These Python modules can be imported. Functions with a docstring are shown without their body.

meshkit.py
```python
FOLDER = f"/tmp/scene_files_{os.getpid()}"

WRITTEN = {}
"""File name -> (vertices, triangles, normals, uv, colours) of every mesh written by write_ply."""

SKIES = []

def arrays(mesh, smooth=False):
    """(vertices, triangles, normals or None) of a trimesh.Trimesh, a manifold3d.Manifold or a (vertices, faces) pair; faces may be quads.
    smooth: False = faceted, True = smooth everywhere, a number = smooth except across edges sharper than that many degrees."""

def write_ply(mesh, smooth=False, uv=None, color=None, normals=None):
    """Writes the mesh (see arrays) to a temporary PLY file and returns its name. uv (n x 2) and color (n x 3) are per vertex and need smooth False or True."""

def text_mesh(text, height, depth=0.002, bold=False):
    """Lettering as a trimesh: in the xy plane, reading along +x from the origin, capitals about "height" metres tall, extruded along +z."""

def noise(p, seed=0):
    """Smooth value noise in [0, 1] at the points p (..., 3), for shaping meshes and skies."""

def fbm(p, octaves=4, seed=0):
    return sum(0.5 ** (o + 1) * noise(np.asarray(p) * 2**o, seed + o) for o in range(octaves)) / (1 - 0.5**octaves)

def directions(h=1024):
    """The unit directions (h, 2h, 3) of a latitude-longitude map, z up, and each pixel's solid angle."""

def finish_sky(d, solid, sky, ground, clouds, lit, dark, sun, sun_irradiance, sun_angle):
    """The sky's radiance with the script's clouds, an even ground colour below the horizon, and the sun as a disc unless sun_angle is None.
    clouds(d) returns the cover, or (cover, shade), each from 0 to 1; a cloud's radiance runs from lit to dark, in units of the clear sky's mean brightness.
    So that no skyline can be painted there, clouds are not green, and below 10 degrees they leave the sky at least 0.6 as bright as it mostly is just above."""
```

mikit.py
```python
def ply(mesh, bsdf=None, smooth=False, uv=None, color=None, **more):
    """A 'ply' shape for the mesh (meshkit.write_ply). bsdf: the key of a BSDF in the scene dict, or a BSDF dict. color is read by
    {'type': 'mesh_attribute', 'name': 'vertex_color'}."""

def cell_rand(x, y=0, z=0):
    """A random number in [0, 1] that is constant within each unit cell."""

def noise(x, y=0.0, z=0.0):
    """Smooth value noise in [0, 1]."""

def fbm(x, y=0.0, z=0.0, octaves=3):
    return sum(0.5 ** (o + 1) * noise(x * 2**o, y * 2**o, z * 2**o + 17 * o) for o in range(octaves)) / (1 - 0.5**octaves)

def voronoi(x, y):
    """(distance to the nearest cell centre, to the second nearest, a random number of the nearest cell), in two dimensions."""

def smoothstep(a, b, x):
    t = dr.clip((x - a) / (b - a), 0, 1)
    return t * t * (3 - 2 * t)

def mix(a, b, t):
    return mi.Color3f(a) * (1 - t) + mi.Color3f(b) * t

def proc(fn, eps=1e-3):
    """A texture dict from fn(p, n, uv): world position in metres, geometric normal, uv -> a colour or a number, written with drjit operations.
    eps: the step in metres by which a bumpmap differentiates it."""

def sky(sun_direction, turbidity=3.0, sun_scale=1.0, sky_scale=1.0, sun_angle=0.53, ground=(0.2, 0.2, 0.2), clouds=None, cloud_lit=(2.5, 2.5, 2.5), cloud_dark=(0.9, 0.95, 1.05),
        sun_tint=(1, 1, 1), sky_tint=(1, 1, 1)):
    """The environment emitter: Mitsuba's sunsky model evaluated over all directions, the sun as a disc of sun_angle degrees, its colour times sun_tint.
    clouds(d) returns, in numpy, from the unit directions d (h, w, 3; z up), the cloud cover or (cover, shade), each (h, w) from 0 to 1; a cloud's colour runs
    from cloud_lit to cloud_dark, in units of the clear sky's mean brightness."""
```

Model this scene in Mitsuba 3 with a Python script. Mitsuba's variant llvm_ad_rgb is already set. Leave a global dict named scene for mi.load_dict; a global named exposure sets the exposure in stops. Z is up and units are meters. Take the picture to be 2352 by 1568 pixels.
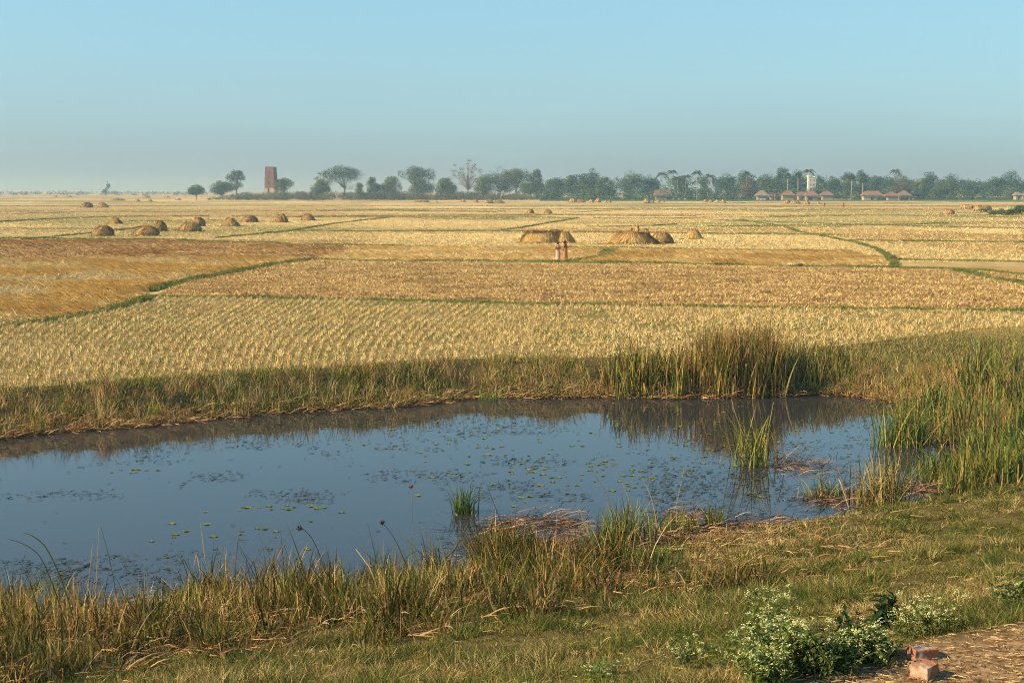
import math
import numpy as np
import trimesh
import shapely
import shapely.geometry as sg
import mitsuba as mi
import drjit as dr
import mikit
import meshkit
from mikit import noise, fbm, smoothstep, mix, cell_rand

T = mi.ScalarTransform4f
scene, labels = {"type": "scene"}, {}
rng = np.random.default_rng(7)

# ------------------------------------------------------------------ camera, sky, haze, exposure
EYE = np.array([0.0, 0.0, 5.6])
PITCH = math.radians(6.05)
F = 3267.0                      # focal length in pixels of a 2352 px wide picture (50 mm on 36 mm film)
scene["haze_air"] = {"type": "homogeneous", "albedo": {"type": "rgb", "value": [0.76, 0.91, 0.99]}, "sigma_t": {"type": "rgb", "value": [0.00026, 0.00032, 0.00039]},
                     "phase": {"type": "hg", "g": 0.6}}
scene["camera"] = {"type": "perspective", "fov": math.degrees(2 * math.atan(1176 / F)), "fov_axis": "x", "near_clip": 0.1, "far_clip": 20000.0,
                   "to_world": T().look_at(origin=EYE.tolist(), target=[0, math.cos(PITCH), 5.6 - math.sin(PITCH)], up=[0, 0, 1]), "medium": {"type": "ref", "id": "haze_air"}}
SUN = (-0.88, -0.24, 0.50)


def dust_veil(d):
    """The dull dust layer of the dry season: thickest at the horizon all round, slightly uneven."""
    el = np.degrees(np.arcsin(np.clip(d[..., 2], 0, 1)))
    return np.exp(-el / 4.2) * (0.72 + 0.3 * meshkit.fbm(d * [5, 5, 40], 4))


scene["sky"] = mikit.sky(SUN, turbidity=3.0, sun_tint=(1.0, 0.97, 0.88), sky_tint=(0.77, 1.0, 1.0), ground=(0.25, 0.2, 0.1), clouds=dust_veil, cloud_lit=(0.70, 0.87, 1.10))
labels["sky"] = {"kind": "structure"}
exposure = 2.5


def at(px, py, z=0.0):
    """The point at height z that stands at this place of the 2352 x 1568 photograph."""
    u, v = (px - 1176) / F, (784 - py) / F
    d = np.array([u, math.cos(PITCH) + v * math.sin(PITCH), -math.sin(PITCH) + v * math.cos(PITCH)])
    return EYE + d * ((z - EYE[2]) / d[2])


def xy(px, py, z=0.0):
    return tuple(at(px, py, z)[:2])


def far_at(px, dist):
    return np.array([(px - 1176) / F * dist, dist, 0.0])


# ------------------------------------------------------------------ helpers
def key(name):
    if name not in scene and name not in labels:
        return name
    for i in range(1, 2000):
        k = f"{name}_{i:03d}"
        if k not in scene and k not in labels:
            return k


def thing(name, label, category, group=None, kind=None):
    k = key(name)
    labels[k] = {"label": label, "category": category}
    if group:
        labels[k]["group"] = group
    if kind:
        labels[k]["kind"] = kind
    return k


def part(parent, name, mesh, bsdf, smooth=False, color=None, label=None, **more):
    k = key(f"{parent}__{name}")
    scene[k] = mikit.ply(mesh, bsdf, smooth=smooth, color=color, **more)
    if label:
        labels[k] = {"label": label}
    return k


def single(name, mesh, bsdf, label, category, group=None, smooth=False, color=None, kind=None, **more):
    k = thing(name, label, category, group, kind)
    scene[k] = mikit.ply(mesh, bsdf, smooth=smooth, color=color, **more)
    return k


def struct(name, mesh, bsdf, label, smooth=False, color=None):
    k = key(name)
    scene[k] = mikit.ply(mesh, bsdf, smooth=smooth, color=color)
    labels[k] = {"kind": "structure", "label": label, "category": name.replace("_", " ")}
    return k


def join(ms):
    """(vertices, faces, colours) of several (v, f, c)."""
    vs, fs, cs, n = [], [], [], 0
    for v, f, c in ms:
        vs.append(v); fs.append(f + n); cs.append(c); n += len(v)
    return np.vstack(vs), np.vstack(fs), np.vstack(cs)


def ribbons(C, W, side, col):
    """N pointed strips: centre lines C (N, K, 3), half widths W (N, K), side directions (N, 3), colours (N, 3)."""
    N, K, _ = C.shape
    off = side[:, None, :] * W[..., None]
    L, R = C - off, C + off
    v = np.concatenate([np.stack([L[:, :-1], R[:, :-1]], 2).reshape(N, 2 * (K - 1), 3), C[:, -1:, :]], 1)
    f = []
    for k in range(K - 2):
        a = 2 * k
        f += [[a, a + 1, a + 3], [a, a + 3, a + 2]]
    a = 2 * (K - 2)
    f.append([a, a + 1, a + 2])
    f = np.array(f)
    n = v.shape[1]
    F_ = (f[None] + (np.arange(N) * n)[:, None, None]).reshape(-1, 3)
    return v.reshape(-1, 3), F_, np.repeat(col, n, 0)


def blades(base, h, w, lean, curl, col, r, K=3, az=None):
    N = len(base)
    az = r.uniform(0, 2 * np.pi, N) if az is None else az
    d = np.stack([np.cos(az), np.sin(az), np.zeros(N)], 1)
    b = r.uniform(0, 2 * np.pi, N)
    side = np.stack([np.cos(b), np.sin(b), np.zeros(N)], 1)
    t = np.linspace(0, 1, K)
    hor = (lean[:, None] * t + curl[:, None] * t ** 2) * h[:, None]
    ver = h[:, None] * (t - 0.35 * curl[:, None] * t ** 2)
    C = base[:, None, :] + d[:, None, :] * hor[..., None]
    C[..., 2] += ver
    W = w[:, None] * np.array([1.0, 0.75, 0.5, 0.3][:K])[None] if K < 5 else w[:, None] * np.linspace(1, 0.3, K)[None]
    return ribbons(C, W, side, col)


def reeds(base, h, w, r, cols, bend=0.25, lean=0.18, kink=0.0, K=5):
    """Long leaves that arch; a share of them (kink) is broken over and hangs."""
    N = len(base)
    az = r.uniform(0, 2 * np.pi, N)
    d = np.stack([np.cos(az), np.sin(az), np.zeros(N)], 1)
    b = r.uniform(0, np.pi, N)
    side = np.stack([np.cos(b), np.sin(b) * 0.6, np.zeros(N)], 1)
    t = np.linspace(0, 1, K)
    le, be = np.abs(r.normal(0, lean, N)), np.abs(r.normal(0, bend, N))
    C = base[:, None, :] + d[:, None, :] * ((le[:, None] * t + be[:, None] * t ** 2.5) * h[:, None])[..., None]
    C[..., 2] += h[:, None] * (t - 0.45 * be[:, None] * t ** 2.5)
    broken = np.where(r.uniform(size=N) < kink)[0]
    for i in broken:
        j = int(r.integers(max(1, K - 3), K - 1))
        q = r.uniform(0, 2 * np.pi)
        dirn = np.array([math.cos(q), math.sin(q), r.uniform(-1.2, -0.1)])
        for k in range(j + 1, K):
            C[i, k] = C[i, j] + dirn * (t[k] - t[j]) * h[i] * 0.8
    W = w[:, None] * np.linspace(1.0, 0.35, K)[None]
    return ribbons(C, W, side, cols)


def palette(n, r, cols, jitter=0.12):
    cols = np.array(cols, float)
    c = cols[r.integers(0, len(cols), n)]
    return np.clip(c * (1 + r.normal(0, jitter, (n, 1))) * (1 + r.normal(0, 0.04, (n, 3))), 0.004, 0.9)


def tube(pts, rad, n=7, cap=True):
    pts, rad = np.asarray(pts, float), np.broadcast_to(np.asarray(rad, float), len(pts))
    tan = np.gradient(pts, axis=0)
    tan /= np.linalg.norm(tan, axis=1, keepdims=True) + 1e-12
    ref = np.array([1.0, 0, 0]) if abs(tan[:, 0]).mean() < 0.8 else np.array([0, 1.0, 0])
    u = np.cross(tan, ref); u /= np.linalg.norm(u, axis=1, keepdims=True) + 1e-12
    w = np.cross(tan, u)
    a = np.arange(n) * 2 * np.pi / n
    v = pts[:, None] + rad[:, None, None] * (np.cos(a)[None, :, None] * u[:, None] + np.sin(a)[None, :, None] * w[:, None])
    K = len(pts)
    f = []
    for k in range(K - 1):
        for j in range(n):
            p, q = k * n + j, k * n + (j + 1) % n
            f += [[p, q, q + n], [p, q + n, p + n]]
    v = v.reshape(-1, 3)
    if cap:
        v = np.vstack([v, pts[0], pts[-1]])
        for j in range(n):
            f += [[K * n, (j + 1) % n, j], [K * n + 1, (K - 1) * n + j, (K - 1) * n + (j + 1) % n]]
    return v, np.array(f)


def merge(ms):
    vs, fs, n = [], [], 0
    for v, f in ms:
        vs.append(np.asarray(v)); fs.append(np.asarray(f) + n); n += len(v)
    return np.vstack(vs), np.vstack(fs)


# ------------------------------------------------------------------ materials
def diffuse(fn_or_rgb):
    tex = mikit.proc(fn_or_rgb) if callable(fn_or_rgb) else {"type": "rgb", "value": list(fn_or_rgb)}
    return {"type": "twosided", "bsdf": {"type": "diffuse", "reflectance": tex}}


VC = {"type": "mesh_attribute", "name": "vertex_color"}
scene["straw_mat"] = {"type": "twosided", "bsdf": {"type": "diffuse", "reflectance": VC}}
scene["leaf_mat"] = {"type": "principledthin", "base_color": VC, "roughness": 0.55, "spec_trans": 0.0, "diff_trans": 0.3, "eta": 1.35}
scene["soft_leaf_mat"] = {"type": "principledthin", "base_color": VC, "roughness": 0.5, "spec_trans": 0.0, "diff_trans": 0.8, "eta": 1.35}
# wild soil and the far plain with its plots of different straw
DIRT_N = (-0.5, 0.866)


def ground_col(p, n, uv):
    perp = p.x * DIRT_N[0] + p.y * DIRT_N[1]
    k = fbm(p.x * 1.3, p.y * 1.3, 0.0, 4)
    fine = fbm(p.x * 9, p.y * 9, 0.0, 3)
    soil = mix((0.07, 0.056, 0.025), (0.17, 0.13, 0.06), smoothstep(0.3, 0.7, k) * 0.5 + fine * 0.5)
    dirt = mix((0.16, 0.095, 0.05), (0.44, 0.29, 0.16), smoothstep(0.3, 0.7, fbm(p.x * 24, p.y * 24, 1.0, 3)) * 0.6 + smoothstep(0.3, 0.7, fine) * 0.4)
    w = smoothstep(8.5, 7.9, perp + (k - 0.5) * 1.2 + (fine - 0.5) * 0.5)
    near = mix(soil, dirt, w)
    # plots of the far plain: strips of about 45 x 26 m, each with its own cut
    sx, sy = p.x + 0.22 * p.y + 14 * noise(p.y * 0.01), p.y + 0.06 * p.x
    row = dr.floor(sy / 27)
    cx = dr.floor((sx + 60 * cell_rand(row, 3)) / 55)
    c = cell_rand(cx, row, 5)
    c2 = cell_rand(cx, row, 9)
    streak = fbm(p.x * 0.25 + 5, p.y * 0.06, 0.0, 4)
    g = fbm(p.x * 1.1, p.y * 0.35, 2.0, 4)
    straw = mix((0.49, 0.345, 0.145), (0.67, 0.52, 0.25), smoothstep(0.3, 0.7, g) * 0.55 + streak * 0.45)
    straw = straw * (0.72 + 0.5 * c)
    brown = mix((0.25, 0.135, 0.045), (0.42, 0.25, 0.09), g)
    straw = mix(straw, brown, smoothstep(0.80, 0.84, c2) * 0.6)
    weedy = mix((0.17, 0.19, 0.06), (0.3, 0.29, 0.10), g)
    straw = mix(straw, weedy, smoothstep(0.52, 0.66, fbm(p.x * 0.03, p.y * 0.02, 4.0, 4)) * 0.55)
    return mix(near, straw, smoothstep(52, 60, p.y + (k - 0.5) * 4))


scene["ground_mat"] = diffuse(ground_col)


def field_mat(a, b, weed, weed_at, sx=1.4, sy=0.7, seed=0.0):
    def fn(p, n, uv):
        g = fbm(p.x * sx, p.y * sy, seed, 4)
        big = fbm(p.x * 0.12, p.y * 0.12, seed + 3, 3)
        c = mix(a, b, smoothstep(0.25, 0.75, g) * 0.7 + big * 0.3)
        return mix(c, weed, smoothstep(weed_at, weed_at + 0.14, fbm(p.x * 0.5, p.y * 0.5, seed + 7, 3)) * 0.7)
    return diffuse(fn)


scene["stubble_soil"] = field_mat((0.24, 0.175, 0.075), (0.40, 0.30, 0.135), (0.17, 0.165, 0.05), 0.52, 5, 5, 1.0)
scene["brown_soil"] = field_mat((0.24, 0.14, 0.05), (0.45, 0.29, 0.11), (0.15, 0.08, 0.03), 0.58, 3, 2, 2.0)
scene["gold_soil"] = field_mat((0.62, 0.48, 0.24), (0.84, 0.70, 0.42), (0.50, 0.36, 0.17), 0.60, 1.6, 0.8, 3.0)
scene["ochre_soil"] = field_mat((0.38, 0.25, 0.12), (0.58, 0.42, 0.21), (0.66, 0.51, 0.26), 0.58, 2, 1, 4.0)
scene["crop_green"] = field_mat((0.05, 0.12, 0.045), (0.09, 0.18, 0.06), (0.12, 0.15, 0.06), 0.6, 0.3, 0.2, 5.0)
scene["bund_soil"] = field_mat((0.11, 0.135, 0.04), (0.18, 0.19, 0.065), (0.26, 0.21, 0.09), 0.52, 2, 2, 6.0)


def ripples(p, n, uv):
    return 0.0016 * fbm(p.x * 3.0, p.y * 1.6, 0.0, 3) + 0.0004 * noise(p.x * 14, p.y * 9)


scene["water_mat"] = {"type": "bumpmap", "arbitrary": mikit.proc(ripples, 0.01), "scale": 1.0,
                       "bsdf": {"type": "plastic", "int_ior": 1.333, "nonlinear": False, "diffuse_reflectance": {"type": "rgb", "value": [0.040, 0.040, 0.044]}}}

# ------------------------------------------------------------------ terrain
WATER = -0.9
far_shore = [(-500, 1045), (-150, 1022), (0, 1006), (150, 990), (300, 982), (450, 965), (560, 955), (700, 945), (800, 938), (900, 936), (1000, 925), (1100, 912), (1300, 914), (1400, 909), (1500, 915), (1700, 912),
             (1860, 905), (2000, 912), (2050, 925), (2150, 940), (2250, 965), (2350, 1000)]
near_shore = [(2420, 1060), (2330, 1105), (2250, 1128), (2150, 1148), (2000, 1172), (1850, 1196), (1750, 1220), (1600, 1232), (1450, 1250), (1380, 1300), (1270, 1318), (1180, 1296), (1080, 1310), (950, 1340), (800, 1358),
              (600, 1378), (400, 1392), (200, 1410), (0, 1430), (-250, 1455)]
POND = sg.Polygon([xy(x, y, WATER) for x, y in far_shore + near_shore]).buffer(0)
shapely.prepare(POND)
RIM = POND.exterior
MID = sg.LineString([xy(-600, 1180, WATER), xy(600, 1120, WATER), xy(1700, 1050, WATER), xy(2350, 1030, WATER), (60.0, 58.0)])
MIDXY = np.array(MID.coords)


def height(x, y):
    x, y = np.asarray(x, float), np.asarray(y, float)
    shp = x.shape
    x, y = x.ravel(), y.ravel()
    z = np.zeros(len(x))
    close = (y < 75) & (y > -60) & (np.abs(x) < 130)
    pts = shapely.points(x[close], y[close])
    d = shapely.distance(RIM, pts)
    d = np.where(shapely.contains(POND, pts), -d, d)
    xx, yy = x[close], y[close]
    perp = DIRT_N[0] * xx + DIRT_N[1] * yy
    e = d + (21.3 - perp - d) * np.clip((d - 2) / 4, 0, 1)
    zn = np.interp(e, [-3, -0.6, 0, 0.4, 1.5, 3, 6, 9, 11.6, 13.1, 13.6, 60], [-1.7, -1.15, -0.9, -0.8, -0.62, -0.38, 0.15, 0.8, 1.45, 1.88, 1.93, 1.95])
    zf = np.interp(d, [-3, -0.6, 0, 0.4, 0.9, 1.5, 2.05, 2.5, 2.8, 5], [-1.7, -1.2, -0.9, -0.84, -0.63, -0.31, -0.07, 0.02, 0.0, 0.0])
    ym = np.interp(xx, MIDXY[:, 0], MIDXY[:, 1])
    w = np.clip((yy - ym) / 5 + 0.5, 0, 1)
    w = w * w * (3 - 2 * w)
    nz = meshkit.fbm(np.stack([xx * 0.8, yy * 0.8, 0 * xx], 1), 4, 3) - 0.5
    amp = 0.34 * np.clip(1 - (yy - 41) / 8, 0.0, 1) * np.clip(np.abs(d) / 1.5, 0.15, 1) * np.clip((perp - 7.5) / 2, 0.15, 1)
    amp = amp * (1 - w * np.clip((d - 1.2) / 1.3, 0, 1))
    z[close] = zn * (1 - w) + zf * w + nz * amp
    return z.reshape(shp)


def spaced(lo, d0, d1, hi, step, grow=1.12):
    a = list(np.arange(d0, d1, step))
    s, p = step, d1
    while p < hi:
        a.append(p); s *= grow; p += s
    a.append(hi)
    s, p = step, d0
    while True:
        s *= grow; p -= s
        if p <= lo:
            break
        a.insert(0, p)
    a.insert(0, lo)
    return np.array(a)


def grid_mesh(X, Y, Z):
    h, w = X.shape
    i = np.arange(h * w).reshape(h, w)
    f = np.vstack([np.stack([i[:-1, :-1], i[:-1, 1:], i[1:, 1:]], -1).reshape(-1, 3), np.stack([i[:-1, :-1], i[1:, 1:], i[1:, :-1]], -1).reshape(-1, 3)])
    return np.stack([X, Y, Z], -1).reshape(-1, 3), f


X, Y = np.meshgrid(spaced(-5000, -30, 34, 5000, 0.25), spaced(-400, 4, 56, 6500, 0.25))
struct("ground", grid_mesh(X, Y, height(X, Y)), "ground_mat", "wide flat plain of harvested rice plots with a grassy embankment slope in front", smooth=True)

pool = POND.buffer(0.6)
px0, py0, px1, py1 = pool.bounds
wv, wf = trimesh.creation.triangulate_polygon(pool, engine="earcut")
struct("pond_water", (np.column_stack([wv, np.full(len(wv), WATER)]), wf), "water_mat", "still blue pond water between the reedy banks")
labels["pond_water"]["category"] = "water"

EDGE = POND.buffer(2.75)


def patch(name, pix, mat, label, z=0.006):
    poly = sg.Polygon([xy(x, y) for x, y in pix]).buffer(0).difference(EDGE)
    if poly.geom_type != "Polygon":
        poly = max(poly.geoms, key=lambda g: g.area)
    v, f = trimesh.creation.triangulate_polygon(poly, engine="earcut")
    k = struct(name, (np.column_stack([v, np.full(len(v), z)]), f), mat, label)
    labels[k]["category"] = "field"
    return poly


near_field = patch("rice_field", [(-250, 940), (0, 925), (300, 905), (600, 884), (900, 866), (1250, 852), (1400, 838), (1700, 815), (1950, 792), (2100, 774), (2250, 757), (2450, 744), (2450, 714), (1700, 706), (1200, 700), (900, 691), (600, 685), (352, 682),
                                 (330, 690), (250, 712), (130, 732), (0, 750), (-250, 785)], "stubble_soil", "pale stubble field in rows just behind the pond")
mid_field = patch("rice_field", [(352, 681), (600, 684), (900, 690), (1200, 699), (1700, 705), (2450, 713), (2450, 640), (2240, 622), (2040, 616), (1700, 611), (1500, 606), (1330, 606), (1100, 602), (900, 600), (720, 597), (620, 610), (520, 629), (420, 647)],
                  "brown_soil", "orange brown stubble field behind the pale rows, edged by green ridges")
left_field = patch("rice_field", [(-250, 785), (0, 748), (130, 730), (250, 710), (330, 688), (345, 670), (420, 644), (520, 626), (620, 607), (720, 594), (560, 592), (300, 596), (0, 600), (-250, 604)], "gold_soil", "golden field of flattened straw at the left")
brown_strip = patch("rice_field", [(-250, 604), (0, 600), (300, 596), (560, 592), (720, 594), (790, 580), (800, 567), (640, 561), (500, 558), (400, 553), (0, 551), (-250, 551)], "ochre_soil", "brown bare strip in front of the row of haystacks")
women_field = patch("rice_field", [(730, 594), (900, 597), (1100, 599), (1300, 602), (1385, 588), (1400, 573), (1290, 569), (1000, 567), (810, 567), (795, 582)], "gold_soil", "straw field where the two women stand")
gold_right = patch("rice_field", [(1310, 603), (1500, 604), (1700, 609), (2035, 613), (2040, 595), (1960, 579), (1640, 576), (1410, 574), (1390, 590)], "gold_soil", "golden stubble field right of the two women")
green_field = patch("crop_field", [(1240, 462.0), (2600, 462.0), (2600, 453.5), (1700, 453.0), (1240, 454.0)], "crop_green", "green crop strip in front of the village huts", z=0.03)

# ------------------------------------------------------------------ haze over the plain
HAZE_TOP, HAZE_LOW = 40.0, -2.9
scene["haze"] = {"type": "cube", "to_world": T().translate([0, 3050, (HAZE_TOP + HAZE_LOW) / 2]).scale([5200, 3650, (HAZE_TOP - HAZE_LOW) / 2]), "bsdf": {"type": "null"}, "interior": {"type": "ref", "id": "haze_air"}}
labels["haze"] = {"label": "thin pale haze lying over the whole plain", "category": "haze", "kind": "stuff"}

# ------------------------------------------------------------------ field ridges with their grass
BUNDS = [
    ([(-120, 768), (0, 750), (130, 732), (250, 712), (330, 690), (352, 680)], 0.55, 1.2, "green ridge curving from the left edge up to the ridge junction"),
    ([(352, 682), (600, 686), (900, 692), (1200, 701), (1700, 707), (2450, 715)], 0.45, 1.0, "long ridge between the pale rows and the brown stubble"),
    ([(335, 672), (420, 646), (520, 628), (620, 609), (720, 596)], 0.7, 1.3, "wide green ridge rising diagonally to the brown field corner"),
    ([(720, 596), (900, 599), (1100, 601), (1330, 605), (1500, 605), (1700, 610), (2040, 615), (2240, 622), (2450, 640)], 0.5, 1.2, "long ridge along the back of the brown stubble, by the women"),
    ([(1290, 604), (1340, 598), (1385, 588), (1402, 574)], 0.8, 1.2, "short bright green ridge just right of the women"),
    ([(1290, 568), (1400, 570), (1640, 575), (1960, 578)], 0.4, 1.0, "thin ridge in front of the long straw stacks"),
    ([(-100, 548), (0, 548), (400, 551), (520, 557), (784, 563), (1000, 567)], 0.5, 1.2, "ridge below the row of haystacks"),
    ([(60, 550), (250, 532), (375, 516)], 0.5, 1.1, "slanting ridge left of the nearest haystack"),
    ([(-100, 514), (0, 510), (120, 503), (250, 498), (480, 497)], 0.45, 1.6, "dark ridge left behind the haystacks"),
    ([(502, 546), (665, 531), (767, 514), (889, 500)], 0.5, 1.1, "slanting ridge right of the haystack row"),
    ([(665, 530), (900, 532), (1160, 531), (1400, 534), (1700, 538), (1930, 541)], 0.5, 1.4, "ridge running behind the long straw stacks"),
    ([(1154, 529), (1240, 516), (1327, 501)], 0.5, 1.2, "slanting ridge behind the left long straw stack"),
    ([(1700, 505), (1800, 520), (1835, 532), (1960, 556), (2020, 572), (2052, 600), (2050, 614)], 0.5, 0.75, "broad green path ridge winding through the right fields"),
    ([(1930, 553), (2450, 557)], 0.45, 1.3, "straight ridge at right beyond the winding path"),
    ([(2050, 596), (2450, 603)], 0.45, 1.2, "ridge at right below the winding path"),
    ([(2200, 622), (2280, 640), (2450, 668)], 0.8, 1.2, "green ridge sloping to the right edge"),
    ([(1640, 506), (1800, 511), (2100, 520), (2450, 529)], 0.5, 1.2, "far ridge across the right plots"),
    ([(1850, 493), (2150, 497), (2450, 500)], 0.45, 1.2, "farther ridge at right in front of the scrub"),
    ([(640, 498), (900, 496), (1250, 494), (1600, 497)], 0.45, 1.2, "far ridge in front of the two small haystacks"),
    ([(-100, 486), (300, 487), (700, 485), (1160, 486)], 0.45, 1.3, "far ridge at left on the pale plain"),
    ([(1000, 481), (1500, 480), (2000, 483), (2450, 485)], 0.5, 1.3, "far ridge on the pale plain before the village"),
    ([(-100, 474), (500, 473), (1100, 474), (1700, 473), (2450, 474)], 0.6, 1.5, "farthest ridge across the whole plain"),
]
rb = np.random.default_rng(55)
for i in range(26):
    py = 462 + 68 * rb.uniform() ** 1.3
    px, ln = rb.uniform(-100, 2250), rb.uniform(120, 620)
    BUNDS.append(([(px, py), (px + ln * 0.35, py + rb.normal(0, 1.2)), (px + ln, py + rb.normal(0, 2.5))], rb.uniform(0.3, 0.5), rb.uniform(0.7, 1.2), "low grassy ridge between far plots of the plain"))
bund_lines = []
for pix, wid, gh, lab in BUNDS:
    line = sg.LineString([xy(x, y) for x, y in pix])
    n = max(8, min(220, int(line.length / 0.5)))
    s = np.linspace(0, line.length, n)
    pts = np.array([line.interpolate(a).coords[0] for a in s])
    pts[:, 1] += (0.6 + 0.012 * pts[:, 1]) * (meshkit.noise(np.stack([s * 0.12, s * 0, s * 0 + len(bund_lines)], 1)) - 0.5)
    tan = np.gradient(pts, axis=0)
    tan /= np.linalg.norm(tan, axis=1, keepdims=True)
    nor = np.stack([-tan[:, 1], tan[:, 0]], 1)
    hh = 0.085 + 0.06 * meshkit.noise(np.stack([s * 0.5, s * 0, s * 0], 1), 5)
    prof = [(-1.0, -0.03), (-0.62, 0.7), (-0.2, 1.0), (0.25, 0.95), (0.66, 0.65), (1.0, -0.03)]
    hh = hh * (0.55 + 0.7 * meshkit.noise(np.stack([s * 0.21, s * 0, s * 0 + 7], 1), 8))
    V = np.stack([np.column_stack([pts + nor * (a * wid * 0.65), hh * b]) for a, b in prof], 1)
    P_, Q_ = V[..., 0], V[..., 1]
    struct("field_ridge", grid_mesh(P_, Q_, V[..., 2]), "bund_soil", lab, smooth=True)
    labels[list(labels)[-1]]["category"] = "field ridge"
    bund_lines.append((pts, nor, hh, wid, gh, s))

GREENS = [(0.085, 0.14, 0.035), (0.11, 0.165, 0.04), (0.15, 0.18, 0.05), (0.20, 0.19, 0.06)]
ms = []
for pts, nor, hh, wid, gh, s in bund_lines:
    D = pts[:, 1].mean()
    n = int(np.clip(s[-1] * 9000 / D, 150, 9000))
    i = rng.integers(0, len(pts) - 1, n)
    t = rng.uniform(size=(n, 1))
    p = pts[i] * (1 - t) + pts[i + 1] * t + nor[i] * rng.normal(0, 0.38 * wid, (n, 1))
    b = np.column_stack([p, hh[i] * 0.6])
    clump = meshkit.noise(np.stack([p[:, 0] * 0.7, p[:, 1] * 0.7, 0 * p[:, 0]], 1), 11)
    h = gh * rng.uniform(0.04, 0.15, n) * (0.4 + clump)
    w = np.maximum(0.012, D * 0.0004) * rng.uniform(0.6, 1.3, n)
    ms.append(blades(b, h, w, rng.normal(0, 0.4, n), rng.normal(0, 0.2, n), palette(n, rng, GREENS + [(0.26, 0.2, 0.07)]), rng, 2))
v, f, c = join(ms)
single("grass", (v, f), "leaf_mat", "green grass growing along the ridges between the plots", "grass", color=c, kind="stuff")

# ------------------------------------------------------------------ stubble and straw on the plots
def scatter_in(poly, n, r):
    x0, y0, x1, y1 = poly.bounds
    out = []
    while sum(map(len, out)) < n:
        q = np.column_stack([r.uniform(x0, x1, 3 * n), r.uniform(y0, y1, 3 * n)])
        q = q[np.abs(q[:, 0]) < 0.375 * q[:, 1] + 2]
        out.append(q[shapely.contains_xy(poly, q[:, 0], q[:, 1])])
    return np.vstack(out)[:n]


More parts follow.
